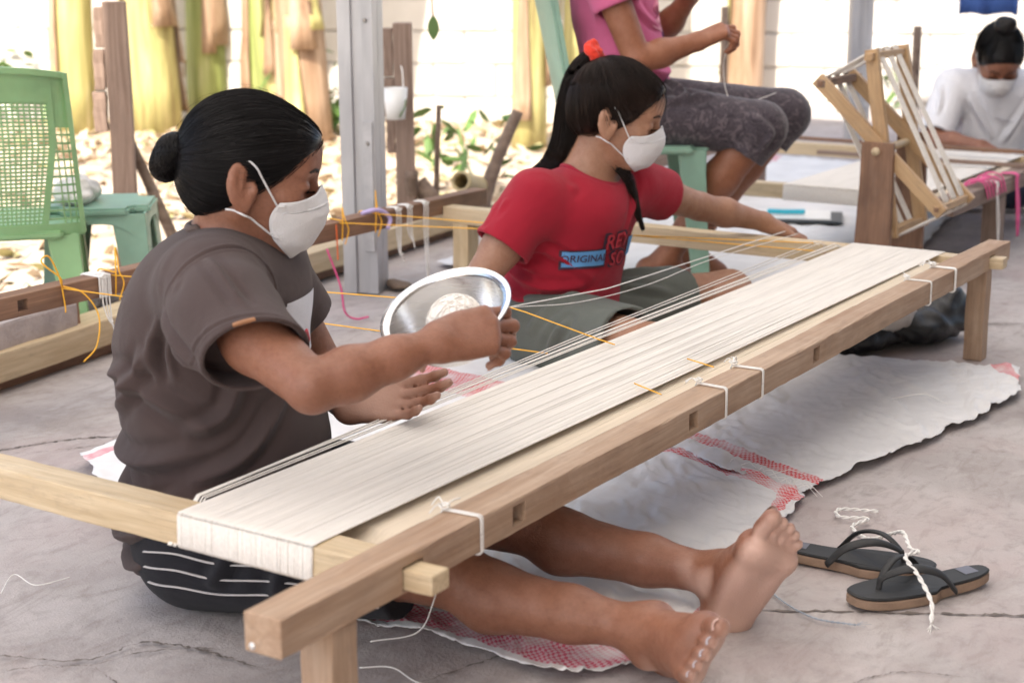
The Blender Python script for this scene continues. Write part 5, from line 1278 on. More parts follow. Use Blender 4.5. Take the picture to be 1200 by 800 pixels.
# ------------------------------------------------------------------ person in the grey-brown shirt
def person_grey():
    h = .0032
    T = [ell(L_(.035, 0, .105), (.128, .172, .11)), ell(L_(.036, 0, .22), (.148, .165, .14)), ell(L_(.014, 0, .36), (.138, .158, .16)), ell(L_(.045, 0, .465), (.108, .150, .085))]
    sR, eR, wR = L_(.110, .142, .495), L_(.314, .280, .402), L_(.440, .165, .443)
    sL, eL, wL = L_(.015, -.140, .485), L_(.075, -.245, .270), L_(.19, -.095, .266)
    C = L_(.097, 0, .629); Rm = head_rot(24, 12, 0)
    B = Solid()
    for t in T: B.add(grow(t, -.016), .06)
    B.add(rc(sR, sL, .042, .042), .05); B.add(chain([L_(.03, 0, .49), L_(.065, 0, .545), C+Rm@np.array((-.025, 0, -.05))], (.064, .056, .052), .02), .035)
    H = head(B, C, Rm, .935)
    B.add(chain([sR, (sR+eR)/2+L_(-.006, .008, -.006), eR], (.050, .044, .0325), .02), .03); B.add(chain([eR, eR*.70+wR*.30, eR*.35+wR*.65, wR], (.0325, .0335, .0265, .0200), .02), .010)
    B.add(chain([sL, eL], (.050, .040), .02), .03); B.add(chain([eL, eL*.65+wL*.35, wL], (.040, .038, .026), .02), .012)
    d = L_(.504, .110, .455)-wR; tR = hand(B, wR, d, L_(.30, .62, .62), True, ((28, 48, 30), (34, 55, 35), (42, 58, 38), (46, 58, 38)), (.80, .45, -.55), (10, 25), .95)
    tL = hand(B, wL, L_(.95, -.16, .10), L_(.10, -.72, -.62), False, ((6, 10, 8), (8, 14, 10), (12, 18, 12), (16, 22, 14)), (.70, .70, -.05), (-14, 6), .94)
    for hp, kn, cf, ak, sg in ((L_(.04, .10, .095), L_(.40, .125, .125), L_(.50, .13, .082), L_(.712, .142, .070), 1), (L_(.04, -.10, .095), L_(.43, -.10, .125), L_(.53, -.102, .082), L_(.768, -.098, .060), -1)):
        B.add(rc(hp, kn, .088, .060), .04); B.add(ell(kn+L_(.01, 0, .006), (.050, .045, .046)), .03); B.add(chain([kn, cf, cf*.45+ak*.55, ak], (.043, .0465, .036, .0275), .02), .03)
    f1 = foot(B, L_(.722, .148, .068), L_(.36, .80, .42), L_(-.85, .2, .45), True, 1.02); f2 = foot(B, L_(.778, -.095, .062), L_(.43, .20, .88), L_(-.55, -.75, .35), False, 1.04)
    def pale(V, N):
        w = np.zeros(len(V))
        for tips, n, d, s in (f1, f2):
            c = np.mean([t[0] for t in tips], 0)-d*.08; near = np.clip(1-(np.linalg.norm(V-c, axis=1)-.10)/.04, 0, 1); w = np.maximum(w, near*np.clip((N@-n)*1.6+.15, 0, 1))
            for t in tips: w = np.maximum(w, .55*np.clip(1-np.linalg.norm(V-t[0], axis=1)/.018, 0, 1))
        for tp in (tR, tL):
            for t in tp: w = np.maximum(w, .55*np.clip(1-np.linalg.norm(V-t[0], axis=1)/.016, 0, 1))
        c = wL+L_(.05, .0, 0); w = np.maximum(w, np.clip(1-np.linalg.norm(V-c, axis=1)/.09, 0, 1)*np.clip(N@L_(-.1, .8, .5), 0, 1)*.7)
        return w
    p = solid_obj('person', B, h, SKA, None, it=1, pale=pale, dark=lambda V, N: np.zeros(len(V)), local=False)
    place(p, (.53, .60), -76, 'seated barefoot person in a grey-brown T-shirt holding a steel bowl')
    nails(p, f1[0][1:], POLISH); nails(p, f1[0][:1], NAIL); nails(p, f2[0][:1], NAIL); nails(p, tR[:4], NAIL); nails(p, tL[4:], NAIL)
    face_details(p, B, H, HB); mask(p, B, H)
    # hair: smooth cap drawn back to a bun
    cap = hair_cap(H, Rm, .935, .0085, ((.096, .066), (.036, -.012)), ((.040, -.004), (-.080, -.088)))
    hb = solid_obj('hair', cap, .0035, HB, p, it=2, wob=(.0006, 120, 4)); bun = H(-.128, 0, .012)
    scalp_strands(p, cap, H(-.112, 0, .000), 4200, .00042, HB, 3, name='hair_strands', body=B, edge=0)
    S = Solid()
    for c, r in (((-.125, 0, .006), (.026, .032, .030)), ((-.134, .004, -.012), (.022, .028, .024)), ((-.116, -.006, .018), (.019, .024, .018))): S.add(ell(H(*c), r, Rm), .008)
    ob = solid_obj('hair_bun', S, .0035, HB, p, it=1); rng = np.random.default_rng(1); P = []
    for k in range(520):
        ax = unit(Rm@np.array((-1, rng.normal(0, .35), rng.normal(0, .35)))); u = unit(np.cross(ax, rng.normal(size=3))); v = np.cross(ax, u); a = np.linspace(0, rng.uniform(1.5, 4.2), 16)+rng.random()*6.28; rr = rng.uniform(.009, .030)
        q = H(-.128, 0, .002)+ax*rng.uniform(-.012, .022)+rr*(np.cos(a)[:, None]*u+np.sin(a)[:, None]*v); P.append(S.project(q, .0012+.001*rng.random(), 4))
    strands_mesh('bun_strands', np.array(P), .0006, HB, ob, True, 3)
    # T-shirt
    G = Solid()
    for t in T: G.add(grow(t, .002), .06)
    G.add(ell(L_(.012, 0, .10), (.112, .174, .10)), .05)
    G.add(rc(L_(.10, .128, .490), L_(.025, -.128, .484), .066, .066), .05)
    hem = half(L_(-.005, .15, .035), (.66, 0, -.75)); G.cut(hem, .004); G.cut(half((0, 0, .004), (0, 0, -1)), .004)
    ua = unit(eR-sR); cuffc = L_(.224, .256, .436); cdir = unit((.123, .03, .065)); ucf = unit(unit(ua)-(unit(ua)@cdir)*cdir); 
    slv = chain([L_(.085, .132, .486), L_(.145, .190, .462), cuffc+ua*.05+L_(-.004, .002, -.004)], (.068, .070, .069), .03)
    G.add(inter(slv, half(cuffc, ucf), .002), .03); G.sub(inter(grow(slv, -.0075), half(cuffc-ucf*.045, -ucf), .004), .002)
    ul = unit(eL-sL); cl = sL*.45+eL*.55; G.add(inter(chain([L_(.02, -.13, .478), cl+ul*.05], (.072, .072), .03), half(cl, ul), .003), .03); G.sub(rc(cl-ul*.03, cl+ul*.1, .058, .06), .003)
    nk = L_(.060, 0, .545); G.sub(chain([L_(.035, 0, .485), nk, L_(.12, 0, .62)], (.050, .062, .070), .01), .006)
    fs = folds_on(G, [([(-.13, .08, .13), (-.06, .16, .115), (.03, .19, .15), (.10, .19, .20)], .012, .0085), ([(-.14, .06, .19), (-.08, .14, .165), (.0, .18, .17), (.08, .18, .205)], .013, .0075), ([(-.15, .04, .24), (-.09, .13, .225), (.0, .175, .235), (.09, .17, .26)], .014, .006),
        ([(-.12, .10, .08), (-.05, .17, .07), (.02, .19, .10)], .010, .007), ([(-.13, .10, .34), (-.07, .155, .35), (.02, .17, .325), (.10, .15, .285)], .014, .006), ([(.00, .16, .40), (-.04, .155, .34), (-.10, .125, .29)], .014, .006),
        ([(.05, .17, .45), (.02, .165, .40), (.03, .17, .35)], .010, -.007), ([(.16, .12, .36), (.12, .15, .31), (.05, .17, .28)], .013, .006), ([(.18, .05, .33), (.14, .13, .25), (.06, .18, .21)], .013, .006),
        ([(.10, .205, .50), (.15, .235, .47), (.19, .27, .45)], .008, .0035), ([(.06, .20, .47), (.11, .245, .44), (.155, .275, .41)], .009, .004), ([(.12, .19, .54), (.17, .23, .51), (.22, .265, .48)], .008, .0035), ([(.03, .18, .44), (.08, .23, .41), (.11, .26, .38)], .009, .004),
        ([(.12, .03, .48), (.16, .06, .42), (.17, .09, .37)], .010, .004), ([(-.10, -.04, .46), (-.13, .02, .40), (-.14, .07, .33)], .02, .004), ([(-.14, .02, .10), (-.11, .10, .05), (-.06, .17, .03)], .010, .006)])
    a = np.linspace(0, 2*np.pi, 50); u = unit(np.cross(ua, (0, 0, 1))); v = np.cross(ua, u)
    q = L_(.10, .150, .475)+.09*(np.cos(a)[:, None]*u+np.sin(a)[:, None]*v); fs.append((G.project(q, 0, 8), .0035, -.0042))
    q = cuffc-ucf*.016+.086*(np.cos(a)[:, None]*cdir+np.sin(a)[:, None]*np.cross(ucf, cdir)); fs.append((G.project(q, 0, 8), .003, -.0026))
    sh = solid_obj('t_shirt', G, .0030, mat_cloth('grey_brown_jersey', (.066, .045, .043), .9, .12, 900, .3), p, fs, (.0016, 26, 5), 1)
    seam = mat_cloth('shirt_seam', (.105, .078, .072))
    rg = ring_on(G, nk+L_(-.004, 0, -.012), L_(.5, 0, .86), .072, 60, .001); tube_l('collar', rg, .0062, seam, sh, 1.0, 8)
    o = L_(.30, .36, .50); tabm = mat_plain('brown_leather_tab', (.32, .14, .06), .5); c0 = G.project(np.array([cuffc-ucf*.030+cdir*.022+L_(.01, .10, .03)]), .001, 8)[0]; g = G.grad(np.array([c0]))[0]; ux = unit(np.cross(g, ucf)); 
    patch_on('sleeve_tab', G, c0, ux, np.cross(g, ux), .030, .010, -g, .0016, tabm, sh, 8, 5, near=True)
    wh = mat_cloth('white_print', (.62, .63, .68), .8, .08, 400, .0); rp = mat_plain('red_print', (.50, .05, .07), .7)
    patch_on('shirt_print', G, L_(.30, -.02, .405), unit(L_(0, -1, 0)), (0, 0, 1), .17, .09, L_(-1, 0, 0), .0014, wh, sh, 26, 18, lambda a, b: (a-.5)**2*3.2+(b-.5)**2*1.6 < .8)
    for y0 in (0.0,):
        q = np.array([L_(.30, r, u) for r, u in ((.04, .435), (.03, .415), (.01, .40), (-.01, .385), (-.03, .395), (-.05, .375))]); tube_l('shirt_print_stroke', G.march(smooth_path(q, 30), L_(-1, 0, 0), .002), .004, rp, sh, .3)
    # shorts with white stripes
    K = Solid(); K.add(grow(T[0], -.004), .0)
    for sg in (1, -1): K.add(inter(rc(L_(.04, sg*.10, .10), L_(.40, sg*.12, .115), .103, .080), half(L_(.365, 0, .1), (1, 0, .1)), .004), .03)
    K.cut(half((0, 0, .003), (0, 0, -1)), .003)
    fs = folds_on(K, [([(.10, .20, .07), (.14, .19, .13), (.13, .15, .19)], .014, .006), ([(.20, .20, .05), (.22, .19, .12), (.22, .14, .19)], .016, .006), ([(.30, .20, .05), (.31, .18, .13), (.30, .13, .18)], .014, .005)])
    ks = solid_obj('shorts', K, .0045, mat_cloth('black_jersey', (.014, .014, .019), .8, .2, 900, .15), p, fs, (.0012, 30, 2), 1)
    st = mat_cloth('white_stripe', (.55, .52, .52), .8)
    for z0, z1 in ((.045, .055), (.085, .085), (.118, .112)):
        q = smooth_path([L_(-.02, .24, z0), L_(.05, .24, z0+.006), L_(.12, .24, z0-.004), L_(.22, .24, (z0+z1)/2+.006), L_(.36, .22, z1)], 40); tube_l('side_stripe', K.project(q, .0012, 10), .0032, st, ks, .35)
    return p
person_grey()

# ------------------------------------------------------------------ person in the red shirt
def person_red():
    T = [ell(L_(.0, 0, .105), (.135, .165, .105)), ell(L_(.012, 0, .205), (.118, .142, .12)), ell(L_(.035, -.005, .295), (.118, .145, .13)), ell(L_(.068, -.008, .365), (.105, .140, .08))]
    sR, eR, wR = L_(.020, .152, .392), L_(-.058, .288, .200), L_(-.070, .430, .170)
    sL, eL, wL = L_(.125, -.155, .395), L_(.187, -.375, .322), L_(.285, -.545, .268)
    C = L_(.136, -.040, .574); Rm = head_rot(20, 16, 4); B = Solid()
    for t in T: B.add(grow(t, -.014), .06)
    B.add(rc(sR, sL, .040, .040), .05); B.add(chain([L_(.045, -.005, .40), L_(.075, -.02, .46), C+Rm@np.array((-.028, 0, -.055))], (.060, .052, .047), .02), .035)
    H = head(B, C, Rm, .97)
    B.add(chain([sR, (sR+eR)/2, eR], (.047, .043, .036), .02), .03); B.add(chain([eR, eR*.6+wR*.4, wR], (.036, .035, .024), .02), .012)
    B.add(chain([sL, (sL+eL)/2, eL], (.046, .040, .034), .02), .03); B.add(chain([eL, eL*.6+wL*.4, wL], (.034, .034, .0235), .02), .012)
    hand(B, wR, L_(.25, .9, -.15), L_(.3, .1, .9), True, ((30, 45, 30),)*4, (.75, .5, -.5), (10, 20), .95)
    tL = hand(B, wL, L_(.46, -.80, -.30), L_(.22, -.22, .95), False, ((14, 22, 14), (12, 20, 12), (16, 24, 16), (20, 28, 18)), (.86, .5, -.1), (-5, 10), .98)
    for hp, kn, ak in ((L_(.03, .095, .09), L_(.355, .20, .105), L_(.40, -.12, .055)), (L_(.03, -.095, .09), L_(.255, -.42, .105), L_(.47, -.16, .05))):
        B.add(rc(hp, kn, .080, .054), .04); B.add(chain([kn, kn*.65+ak*.35, ak], (.049, .051, .031), .02), .03)
    foot(B, L_(.41, -.13, .055), L_(.25, -.95, -.1), L_(.2, 0, .95), True, .98); foot(B, L_(.48, -.15, .05), L_(.35, .92, -.1), L_(.2, 0, .95), False, .98)
    p = solid_obj('person', B, .0036, SKB, None, it=1, pale=lambda V, N: np.zeros(len(V)), dark=lambda V, N: np.zeros(len(V)), local=False)
    place(p, (1.98, .86), -88, 'seated person in a red T-shirt with a ponytail reaching along the warp')
    nails(p, tL[:4], NAIL); face_details(p, B, H, HBR); mask(p, B, H, (-1, 1), .98)
    cap = hair_cap(H, Rm, .97, .011, ((.090, .074), (.030, -.014)), ((.050, -.006), (-.080, -.075))); pony = L_(.086, -.040, .702)
    solid_obj('hair', cap, .0036, HBR, p, it=2); scalp_strands(p, cap, L_(.086, -.040, .700), 4200, .00045, HBR, 5, lift=.002, body=B, edge=0)
    # ponytail falling behind the head to the shoulder, and a lock falling in front
    rng = np.random.default_rng(6); P = []
    g = [pony, L_(.062, -.040, .706), L_(.028, -.033, .668), L_(.010, -.028, .60), L_(.000, -.022, .50), L_(-.030, -.01, .445), L_(-.085, .012, .405), L_(-.125, .03, .375)]
    rr = np.interp(np.linspace(0, 1, 30), [0, .12, .35, .6, .85, 1], [.012, .020, .034, .040, .028, .010])
    gp = resample(smooth_path(g, 60), 30); T_ = np.gradient(gp, axis=0); T_ /= np.linalg.norm(T_, axis=1)[:, None]; A = np.cross(T_, Rm[:, 1]); A /= np.linalg.norm(A, axis=1)[:, None]; Bv = np.cross(T_, A)
    for k in range(1900):
        a = rng.random()*6.28; q = math.sqrt(rng.random()); w = rng.normal(0, .05); ph = rng.random()*6
        off = rr[:, None]*q*(math.cos(a)*.7*A+math.sin(a)*1.15*Bv)*(1+w)+.0016*np.sin(np.linspace(0, 5, 30)+ph)[:, None]*A; P.append(gp+off)
    gq = gp+np.array((.020, 0, .0))*np.interp(np.linspace(0, 1, 30), [0, .2, .7, 1], [0, .6, 1, .2])[:, None]
    for k in range(900):
        a = rng.random()*6.28; q = math.sqrt(rng.random())*1.15; P.append(gq+rr[:, None]*q*(math.cos(a)*.8*A+math.sin(a)*1.1*Bv)+rng.normal(0, .006)*np.linspace(0, 1, 30)[:, None]**2*Bv)
    strands_mesh('ponytail', np.array(P), .0006, HBR, p, True, 3); P = []
    g = [H(.0, -.058, -.075), L_(.135, .02, .44), L_(.165, .01, .40), L_(.185, -.02, .355), L_(.20, -.035, .325)]
    g = [C+Rm@np.array((-.02, -.01, -.085)), L_(.155, -.035, .44), L_(.172, -.04, .40), L_(.182, -.045, .355), L_(.195, -.05, .315)]
    gp = resample(smooth_path(g, 40), 22); rr = np.interp(np.linspace(0, 1, 22), [0, .4, .8, 1], [.010, .010, .006, .0015])
    for k in range(360):
        v = rng.normal(0, .5, 3); P.append(gp+rr[:, None]*v+.002*np.sin(np.linspace(0, 4, 22)+rng.random()*6)[:, None]*rng.normal(0, 1, 3))
    strands_mesh('hair_lock', np.array(P), .0008, HBR, p, True, 3)
    P = []
    for k in range(36):      # loose hairs at temple and forehead
        y = rng.uniform(-1, 1); s0 = H(.080+.006*rng.random(), y*.05, .072); e0 = H(.080-.03*abs(y), y*.066, rng.uniform(.025, .05)); P.append(B.project(resample([s0, (s0+e0)/2+rng.normal(0, .004, 3), e0], 10), .003, 5))
    strands_mesh('loose_hair', np.array(P), .00045, HBR, p, True, 3)
    S = Solid()
    for k in range(14):
        a = k*2*math.pi/14; u = unit(T_[2]); c = gp[0]*0+pony+L_(-.012, 0, .004); x = unit(np.cross(T_[1], (0, 0, 1))) if False else A[2]
        S.add(ell(c+.022*(math.cos(a)*A[2]+math.sin(a)*Bv[2])+T_[2]*.004*math.sin(3*a), (.0115, .0105, .0125)), .003)
    S.add(ell(pony+L_(-.012, 0, .004), (.018, .018, .018)), .004)
    solid_obj('scrunchie', S, .003, mat_cloth('red_plush', (.70, .045, .025), .9, .15, 300, .5), p, None, (.0025, 260, 3), 1)
    # T-shirt
    G = Solid()
    for t in T: G.add(grow(t, .004), .06)
    G.add(rc(L_(.03, .135, .385), L_(.105, -.135, .388), .060, .060), .05); G.cut(half(L_(0, 0, .105), (.10, 0, -1)), .004)
    for s0, s1, frac, r0, r1 in ((sR, eR, .50, .066, .068), (sL, eL, .42, .064, .064)):
        u = unit(s1-s0); c = s0*(1-frac)+s1*frac; G.add(inter(chain([s0-u*.01, c+u*.05], (r0, r1), .02), half(c, u), .003), .035); G.sub(inter(grow(chain([s0-u*.01, c+u*.06], (r0, r1), .02), -.0075), half(c-u*.03, -u), .004), .002)
    nk = L_(.085, -.012, .448); G.sub(chain([L_(.045, 0, .395), nk, L_(.125, -.03, .52)], (.045, .068, .085), .01), .006)
    fs = folds_on(G, [([(-.02, .16, .37), (.0, .15, .30), (.03, .13, .24)], .012, .005), ([(.01, .17, .34), (.06, .13, .28), (.11, .06, .22)], .012, .005), ([(-.08, .10, .20), (-.01, .15, .165), (.07, .13, .16), (.13, .05, .18)], .012, .006), ([(-.10, .07, .25), (-.04, .14, .225), (.04, .14, .20), (.11, .08, .20)], .012, .005),
        ([(.06, .12, .40), (.11, .05, .36), (.14, -.04, .34)], .012, .004), ([(.10, -.12, .42), (.13, -.06, .36), (.15, .0, .30)], .012, .004), ([(-.06, .18, .40), (-.05, .22, .35), (-.04, .24, .30)], .009, .004), ([(.0, .21, .40), (-.02, .24, .35), (-.03, .25, .31)], .009, .0035), ([(.12, -.20, .42), (.15, -.23, .39), (.16, -.26, .37)], .009, .004), ([(-.09, .12, .13), (.0, .155, .125), (.09, .12, .13), (.13, .02, .14)], .009, .004), ([(-.10, .0, .33), (-.09, .07, .28), (-.06, .12, .24)], .014, .005)])
    sh = solid_obj('t_shirt', G, .0042, mat_cloth('red_jersey', (.33, .010, .026), .85, .10, 900, .3), p, fs, (.0014, 28, 7), 1)
    rg = ring_on(G, nk+L_(.002, 0, -.006), L_(.42, -.05, .90), .072, 60, .001); tube_l('collar', rg, .007, mat_cloth('red_rib', (.30, .010, .028)), sh, 1.0, 8)
    bl = mat_plain('blue_print', (.10, .30, .58), .7, .08); dk = mat_plain('dark_print', (.045, .012, .03), .7, .1); rd = mat_plain('light_red_print', (.50, .03, .05), .7, .1)
    ux = unit(L_(.30, -.95, .0)); uy = np.array((0, 0, 1.0)); d = unit(L_(-.95, -.30, 0)); o = L_(.32, .160, .264)
    patch_on('print_border', G, o+ux*.0-uy*.001, ux, uy, .106, .044, d, .0028, dk, sh, 20, 8); patch_on('print_panel', G, o, ux, uy, .098, .035, d, .0036, bl, sh, 20, 8)
    text_on('print_text', 'ORIGINAL', G, o, ux, uy, .0235, d, .0044, dk, sh)
    o2 = o+ux*.088+uy*.016
    text_on('print_text', 'REY', G, o2+uy*.016, ux, uy, .062, d, .0034, dk, sh); text_on('print_text', 'REY', G, o2+uy*.016, ux, uy, .050, d, .0042, rd, sh)
    text_on('print_text', 'SO', G, o2-uy*.026+ux*.008, ux, uy, .055, d, .0034, dk, sh); text_on('print_text', 'SO', G, o2-uy*.026+ux*.008, ux, uy, .044, d, .0042, rd, sh)
    patch_on('print_panel', G, o+ux*.158+uy*.012, ux, uy, .04, .045, d, .0030, bl, sh, 10, 8)
    # shorts
    K = Solid(); K.add(grow(T[0], .000), .0)
    for hp, kn, fr_ in ((L_(.03, .095, .09), L_(.355, .20, .105), .74), (L_(.03, -.095, .09), L_(.255, -.42, .105), .66)):
        u = unit(kn-hp); c = hp*(1-fr_)+kn*fr_; K.add(inter(rc(hp, kn, .108, .086), half(c, u), .003), .04)
    K.cut(half((0, 0, .003), (0, 0, -1)), .003); K.cut(half(L_(0, 0, .185), (0, 0, 1)), .02)
    for hp, kn, fr_ in ((L_(.03, .095, .09), L_(.355, .20, .105), .74), (L_(.03, -.095, .09), L_(.255, -.42, .105), .66)):
        u = unit(kn-hp); c = hp*(1-fr_)+kn*fr_; K.sub(rc(c-u*.03, c+u*.1, .076, .078), .003)
    fs = folds_on(K, [([(.05, .17, .10), (.10, .16, .15), (.12, .10, .17)], .014, .006), ([(.10, .20, .06), (.14, .20, .12), (.17, .16, .16)], .012, .006), ([(.17, .23, .06), (.20, .22, .12), (.22, .17, .16)], .012, .005), ([(.08, -.14, .17), (.12, -.20, .16), (.16, -.27, .15)], .012, .005), ([(.10, -.08, .16), (.15, -.16, .14), (.20, -.24, .12)], .012, .005)])
    solid_obj('shorts', K, .0045, mat_cloth('olive_twill', (.118, .128, .112), .85, .12, 700, .15), p, fs, (.0016, 26, 3), 1)
    return p
person_red()

# ------------------------------------------------------------------ person in pink on the plastic chair
def person_pink():
    T = [ell(L_(-.06, 0, .505), (.13, .165, .095)), ell(L_(-.085, 0, .63), (.115, .15, .13)), ell(L_(-.115, 0, .78), (.115, .155, .14)), ell(L_(-.135, 0, .89), (.10, .15, .09))]
    sR, eR, wR = L_(-.165, .165, .905), L_(-.062, .205, .645), L_(.100, .150, .690); sL, eL, wL = L_(-.12, -.165, .905), L_(.03, -.185, .685), L_(.105, -.09, .80)
    C = L_(-.09, 0, 1.10); Rm = head_rot(0, 18); B = Solid()
    for t in T: B.add(grow(t, -.014), .06)
    B.add(rc(sR, sL, .04, .04), .05); B.add(chain([L_(-.14, 0, .92), L_(-.12, 0, 1.0), C+Rm@np.array((-.025, 0, -.05))], (.058, .052, .05), .02), .03); H = head(B, C, Rm)
    B.add(chain([sR, eR], (.048, .037), .02), .03); B.add(chain([eR, eR*.6+wR*.4, wR], (.037, .036, .0245), .02), .012); B.add(chain([sL, eL], (.048, .037), .02), .03); B.add(chain([eL, eL*.6+wL*.4, wL], (.037, .036, .0245), .02), .012)
    tr = hand(B, wR, L_(.86, -.15, .38), L_(-.35, .35, .85), True, ((35, 55, 35), (48, 62, 40), (55, 66, 40), (60, 66, 40)), (.85, .4, -.55), (12, 25)); hand(B, wL, L_(.5, .35, .75), L_(-.6, -.3, .7), False, ((35, 50, 30),)*4, (.85, .4, -.55), (12, 25))
    legs = ((L_(-.06, .09, .495), L_(.285, .105, .455), L_(.03, .10, .085)), (L_(-.06, -.09, .495), L_(.385, -.095, .47), L_(.115, -.09, .085)))
    for hp, kn, ak in legs:
        B.add(rc(hp, kn, .082, .054), .04); B.add(chain([kn, kn*.62+ak*.38+L_(-.01, 0, 0), ak], (.052, .051, .031), .02), .03)
    foot(B, legs[0][2], L_(.95, .2, -.25), L_(.2, 0, .97), True); foot(B, legs[1][2], L_(.97, -.1, -.2), L_(.2, 0, .97), False)
    p = solid_obj('person', B, .0045, SKC, None, it=1, pale=lambda V, N: np.zeros(len(V)), dark=lambda V, N: np.zeros(len(V)), local=False)
    place(p, W3O, W3A, 'person in a pink T-shirt and patterned capris seated on the green chair'); face_details(p, B, H, HB)
    cap = hair_cap(H, Rm, 1.0); solid_obj('hair', cap, .005, HB, p, it=2)
    G = Solid()
    for t in T: G.add(grow(t, .004), .06)
    G.add(rc(L_(-.155, .14, .895), L_(-.12, -.14, .895), .062, .062), .05); G.cut(half(L_(0, 0, .50), (-.25, 0, -1)), .004)
    for s0, s1 in ((sR, eR), (sL, eL)):
        u = unit(s1-s0); c = s0*.54+s1*.46; G.add(inter(chain([s0, c+u*.05], (.066, .066), .02), half(c, u), .003), .035); G.sub(rc(c-u*.03, c+u*.1, .054, .056), .003)
    nk = L_(-.115, 0, .985); G.sub(chain([L_(-.14, 0, .93), nk, L_(-.09, 0, 1.06)], (.05, .066, .08), .01), .006)
    fs = folds_on(G, [([(-.04, .14, .62), (.02, .08, .60), (.03, .0, .61)], .012, .006), ([(-.12, .15, .58), (-.03, .14, .56), (.03, .06, .55)], .011, .006), ([(-.10, .16, .70), (-.03, .13, .66), (.02, .05, .66)], .012, .005), ([(-.08, .15, .80), (-.03, .11, .75), (.01, .05, .72)], .012, .004)])
    sh = solid_obj('t_shirt', G, .005, mat_cloth('pink_jersey', (.58, .13, .27), .85, .12, 800, .3), p, fs, (.0016, 24, 4), 1)
    pk = mat_plain('pale_pink_print', (.66, .28, .38), .7, .1); nv = mat_plain('navy_print', (.06, .03, .10), .7, .1); ux = unit(L_(.35, -.93, 0)); d = unit(L_(-.93, -.35, 0))
    for k in range(5):
        q = smooth_path([L_(.10, .10-.03*k+.01*j*(-1)**j, .82-.022*j) for j in range(6)], 26); tube_l('print_scroll', G.march(q, d, .0018), .0035, pk, sh, .3)
    for k in range(3):
        q = smooth_path([L_(.10, .07-.035*j/3+.004*(j % 2), .70+.008*((j*7+k) % 3)-.014*k) for j in range(8)], 30); tube_l('print_lettering', G.march(q, d, .002), .0022, nv, sh, .4)
    K = Solid(); K.add(grow(T[0], .004), .0)
    for hp, kn, ak in legs:
        K.add(rc(hp, kn, .094, .071), .03); u = unit(ak-kn); c = kn+u*.085; K.add(inter(rc(kn, c+u*.05, .070, .066), half(c, u), .003), .02); K.sub(rc(c-u*.02, c+u*.1, .058, .058), .003)
    K.cut(half((0, 0, .60), (0, 0, 1)), .01); K.cut(half((0, 0, .412), (0, 0, -1)), 0) if False else None
    t = NT('patterned_capri'); v = t.map(); n1 = t.noise(v, 34, 5, .6, 2.0); t.col(t.ramp(n1, [(.36, (.022, .016, .024)), (.46, (.065, .050, .062)), (.52, (.03, .022, .032)), (.60, (.11, .088, .10))])); t.set(Roughness=.85, Sheen_Weight=.2); t.bump(t.noise(v, 90, 3), .15, .003)
    fs = folds_on(K, [([(.0, .17, .53), (.08, .16, .55), (.15, .12, .54)], .014, .005), ([(.24, .16, .50), (.30, .165, .45), (.28, .16, .40)], .012, .005), ([(.22, .12, .40), (.28, .16, .42), (.34, .14, .44)], .010, .005), ([(.02, .05, .59), (.06, .12, .57), (.08, .17, .52)], .012, .006)])
    solid_obj('capri_pants', K, .005, t.m, p, fs, (.0018, 24, 8), 1)
    tag(tube('working_thread', smooth_path([p.matrix_basis @ Vector(q) for q in (L_(.20, .12, .72), L_(.18, .10, .62), L_(.20, .12, .53), L_(.27, .10, .53), L_(.35, -.05, .535))], 40), .0011, M['yarn'], None, 5), 'white thread hanging from the pink-shirted hands over the knee', 'thread')
person_pink()

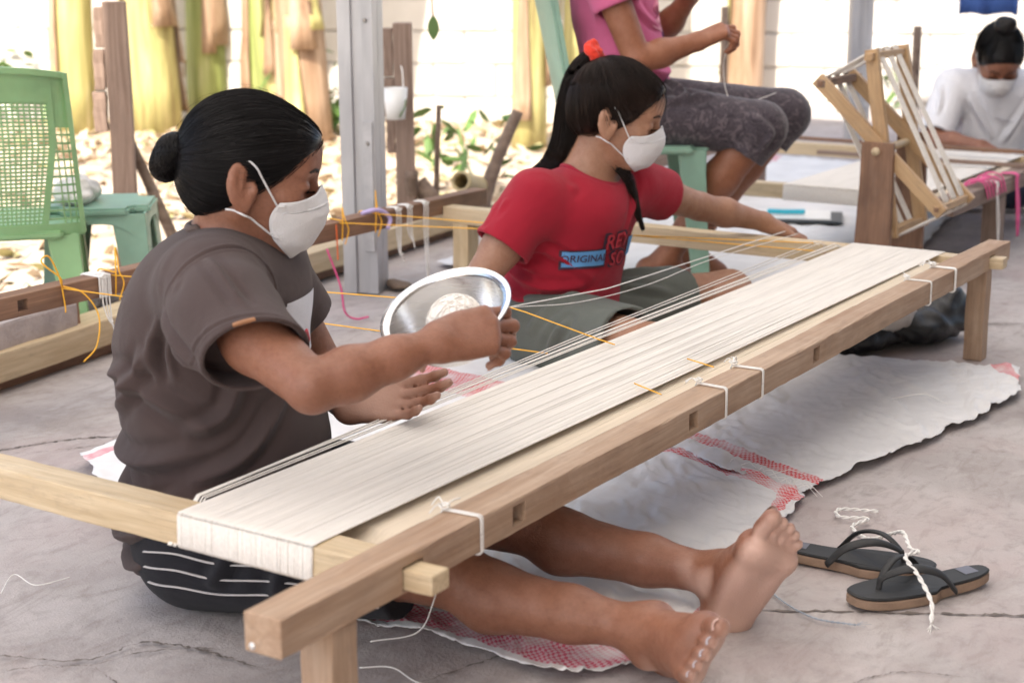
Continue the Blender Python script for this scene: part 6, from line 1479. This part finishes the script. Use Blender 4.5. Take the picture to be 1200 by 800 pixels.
# ------------------------------------------------------------------ person in white at the far loom
def person_white():
    T = [ell(L_(-.06, 0, .10), (.13, .165, .10)), ell(L_(-.06, 0, .22), (.115, .15, .13)), ell(L_(-.045, 0, .33), (.115, .155, .13)), ell(L_(-.02, 0, .405), (.10, .150, .08))]
    sR, eR, wR = L_(-.01, .160, .425), L_(.12, .25, .245), L_(.27, .12, .235); sL, eL, wL = L_(-.01, -.160, .425), L_(.13, -.24, .245), L_(.27, -.10, .235)
    C = L_(.115, .03, .535); Rm = head_rot(-4, 44); B = Solid()
    for t in T: B.add(grow(t, -.014), .06)
    B.add(rc(sR, sL, .04, .04), .05); B.add(chain([L_(-.01, 0, .43), L_(.03, .01, .48), C+Rm@np.array((-.03, 0, -.05))], (.058, .052, .05), .02), .03); H = head(B, C, Rm)
    for s0, e0, w0, rt in ((sR, eR, wR, True), (sL, eL, wL, False)):
        B.add(chain([s0, e0], (.046, .036), .02), .03); B.add(chain([e0, e0*.6+w0*.4, w0], (.036, .035, .024), .02), .012); hand(B, w0, L_(.95, -.2 if rt else .2, -.15), L_(0, .1, 1), rt, ((20, 30, 20),)*4)
    for sg in (1, -1):
        kn = L_(.20, sg*.30, .09); ak = L_(.28, -sg*.04, .055); B.add(rc(L_(-.03, sg*.09, .09), kn, .08, .052), .04); B.add(chain([kn, ak], (.048, .032), .02), .03)
    p = solid_obj('person', B, .0048, SKA, None, it=1, pale=lambda V, N: np.zeros(len(V)), dark=lambda V, N: np.zeros(len(V)), local=False)
    place(p, (4.885, .72), -147, 'person in a white T-shirt with a top bun bending over the far loom'); face_details(p, B, H, HB); mask(p, B, H)
    cap = hair_cap(H, Rm, 1.0, .010, ((.088, .066), (.030, -.02)), ((.04, -.006), (-.08, -.08))); solid_obj('hair', cap, .005, HB, p, it=2); scalp_strands(p, cap, H(-.03, 0, .125), 900, .0008, HB, 9, lift=.0015)
    S = Solid()
    for c, r in (((-.035, 0, .135), (.038, .040, .028)), ((-.03, .01, .152), (.026, .028, .018)), ((-.04, -.012, .142), (.026, .022, .020))): S.add(ell(H(*c), r, Rm), .006)
    solid_obj('hair_bun', S, .004, HB, p, None, (.0012, 150, 2), 1)
    G = Solid()
    for t in T: G.add(grow(t, .006), .06)
    G.add(rc(L_(-.01, .14, .415), L_(-.01, -.14, .415), .062, .062), .05); G.cut(half(L_(0, 0, .05), (0, 0, -1)), .004)
    for s0, s1 in ((sR, eR), (sL, eL)):
        u = unit(s1-s0); c = s0*.08+s1*.92; G.add(inter(chain([s0, c+u*.05], (.068, .062), .02), half(c, u), .003), .035); G.sub(rc(c-u*.03, c+u*.1, .050, .052), .003)
    nk = L_(.035, .01, .47); G.sub(chain([L_(-.01, 0, .425), nk, L_(.09, .02, .53)], (.045, .060, .075), .01), .006)
    fs = folds_on(G, [([(.05, .12, .40), (.07, .07, .32), (.06, .02, .24)], .014, .006), ([(.05, -.12, .40), (.07, -.06, .30), (.06, -.01, .22)], .014, .006), ([(.06, .13, .33), (.05, .13, .25), (.04, .11, .18)], .012, .005), ([(.03, .2, .42), (.08, .22, .37), (.13, .25, .33)], .01, .005)])
    sh = solid_obj('t_shirt', G, .005, mat_cloth('white_jersey', (.74, .74, .78), .85, .05, 800, .2), p, fs, (.002, 24, 6), 1)
    nv = mat_plain('grey_print', (.25, .25, .32), .7, .1); q = smooth_path([L_(.3, .02-.012*j, .315-.003*j+.003*(j % 2)) for j in range(7)], 24); tube_l('print_lettering', G.march(q, L_(-1, 0, 0), .002), .003, nv, sh, .3)
    K = Solid(); K.add(grow(T[0], .0), .0)
    for sg in (1, -1): K.add(rc(L_(-.03, sg*.09, .09), L_(.20, sg*.30, .09), .088, .062), .03); K.add(rc(L_(.20, sg*.30, .09), L_(.28, sg*.0, .06), .058, .045), .02)
    K.cut(half((0, 0, .003), (0, 0, -1)), .003); solid_obj('trousers', K, .006, mat_cloth('dark_denim', (.03, .035, .06)), p)
person_white()
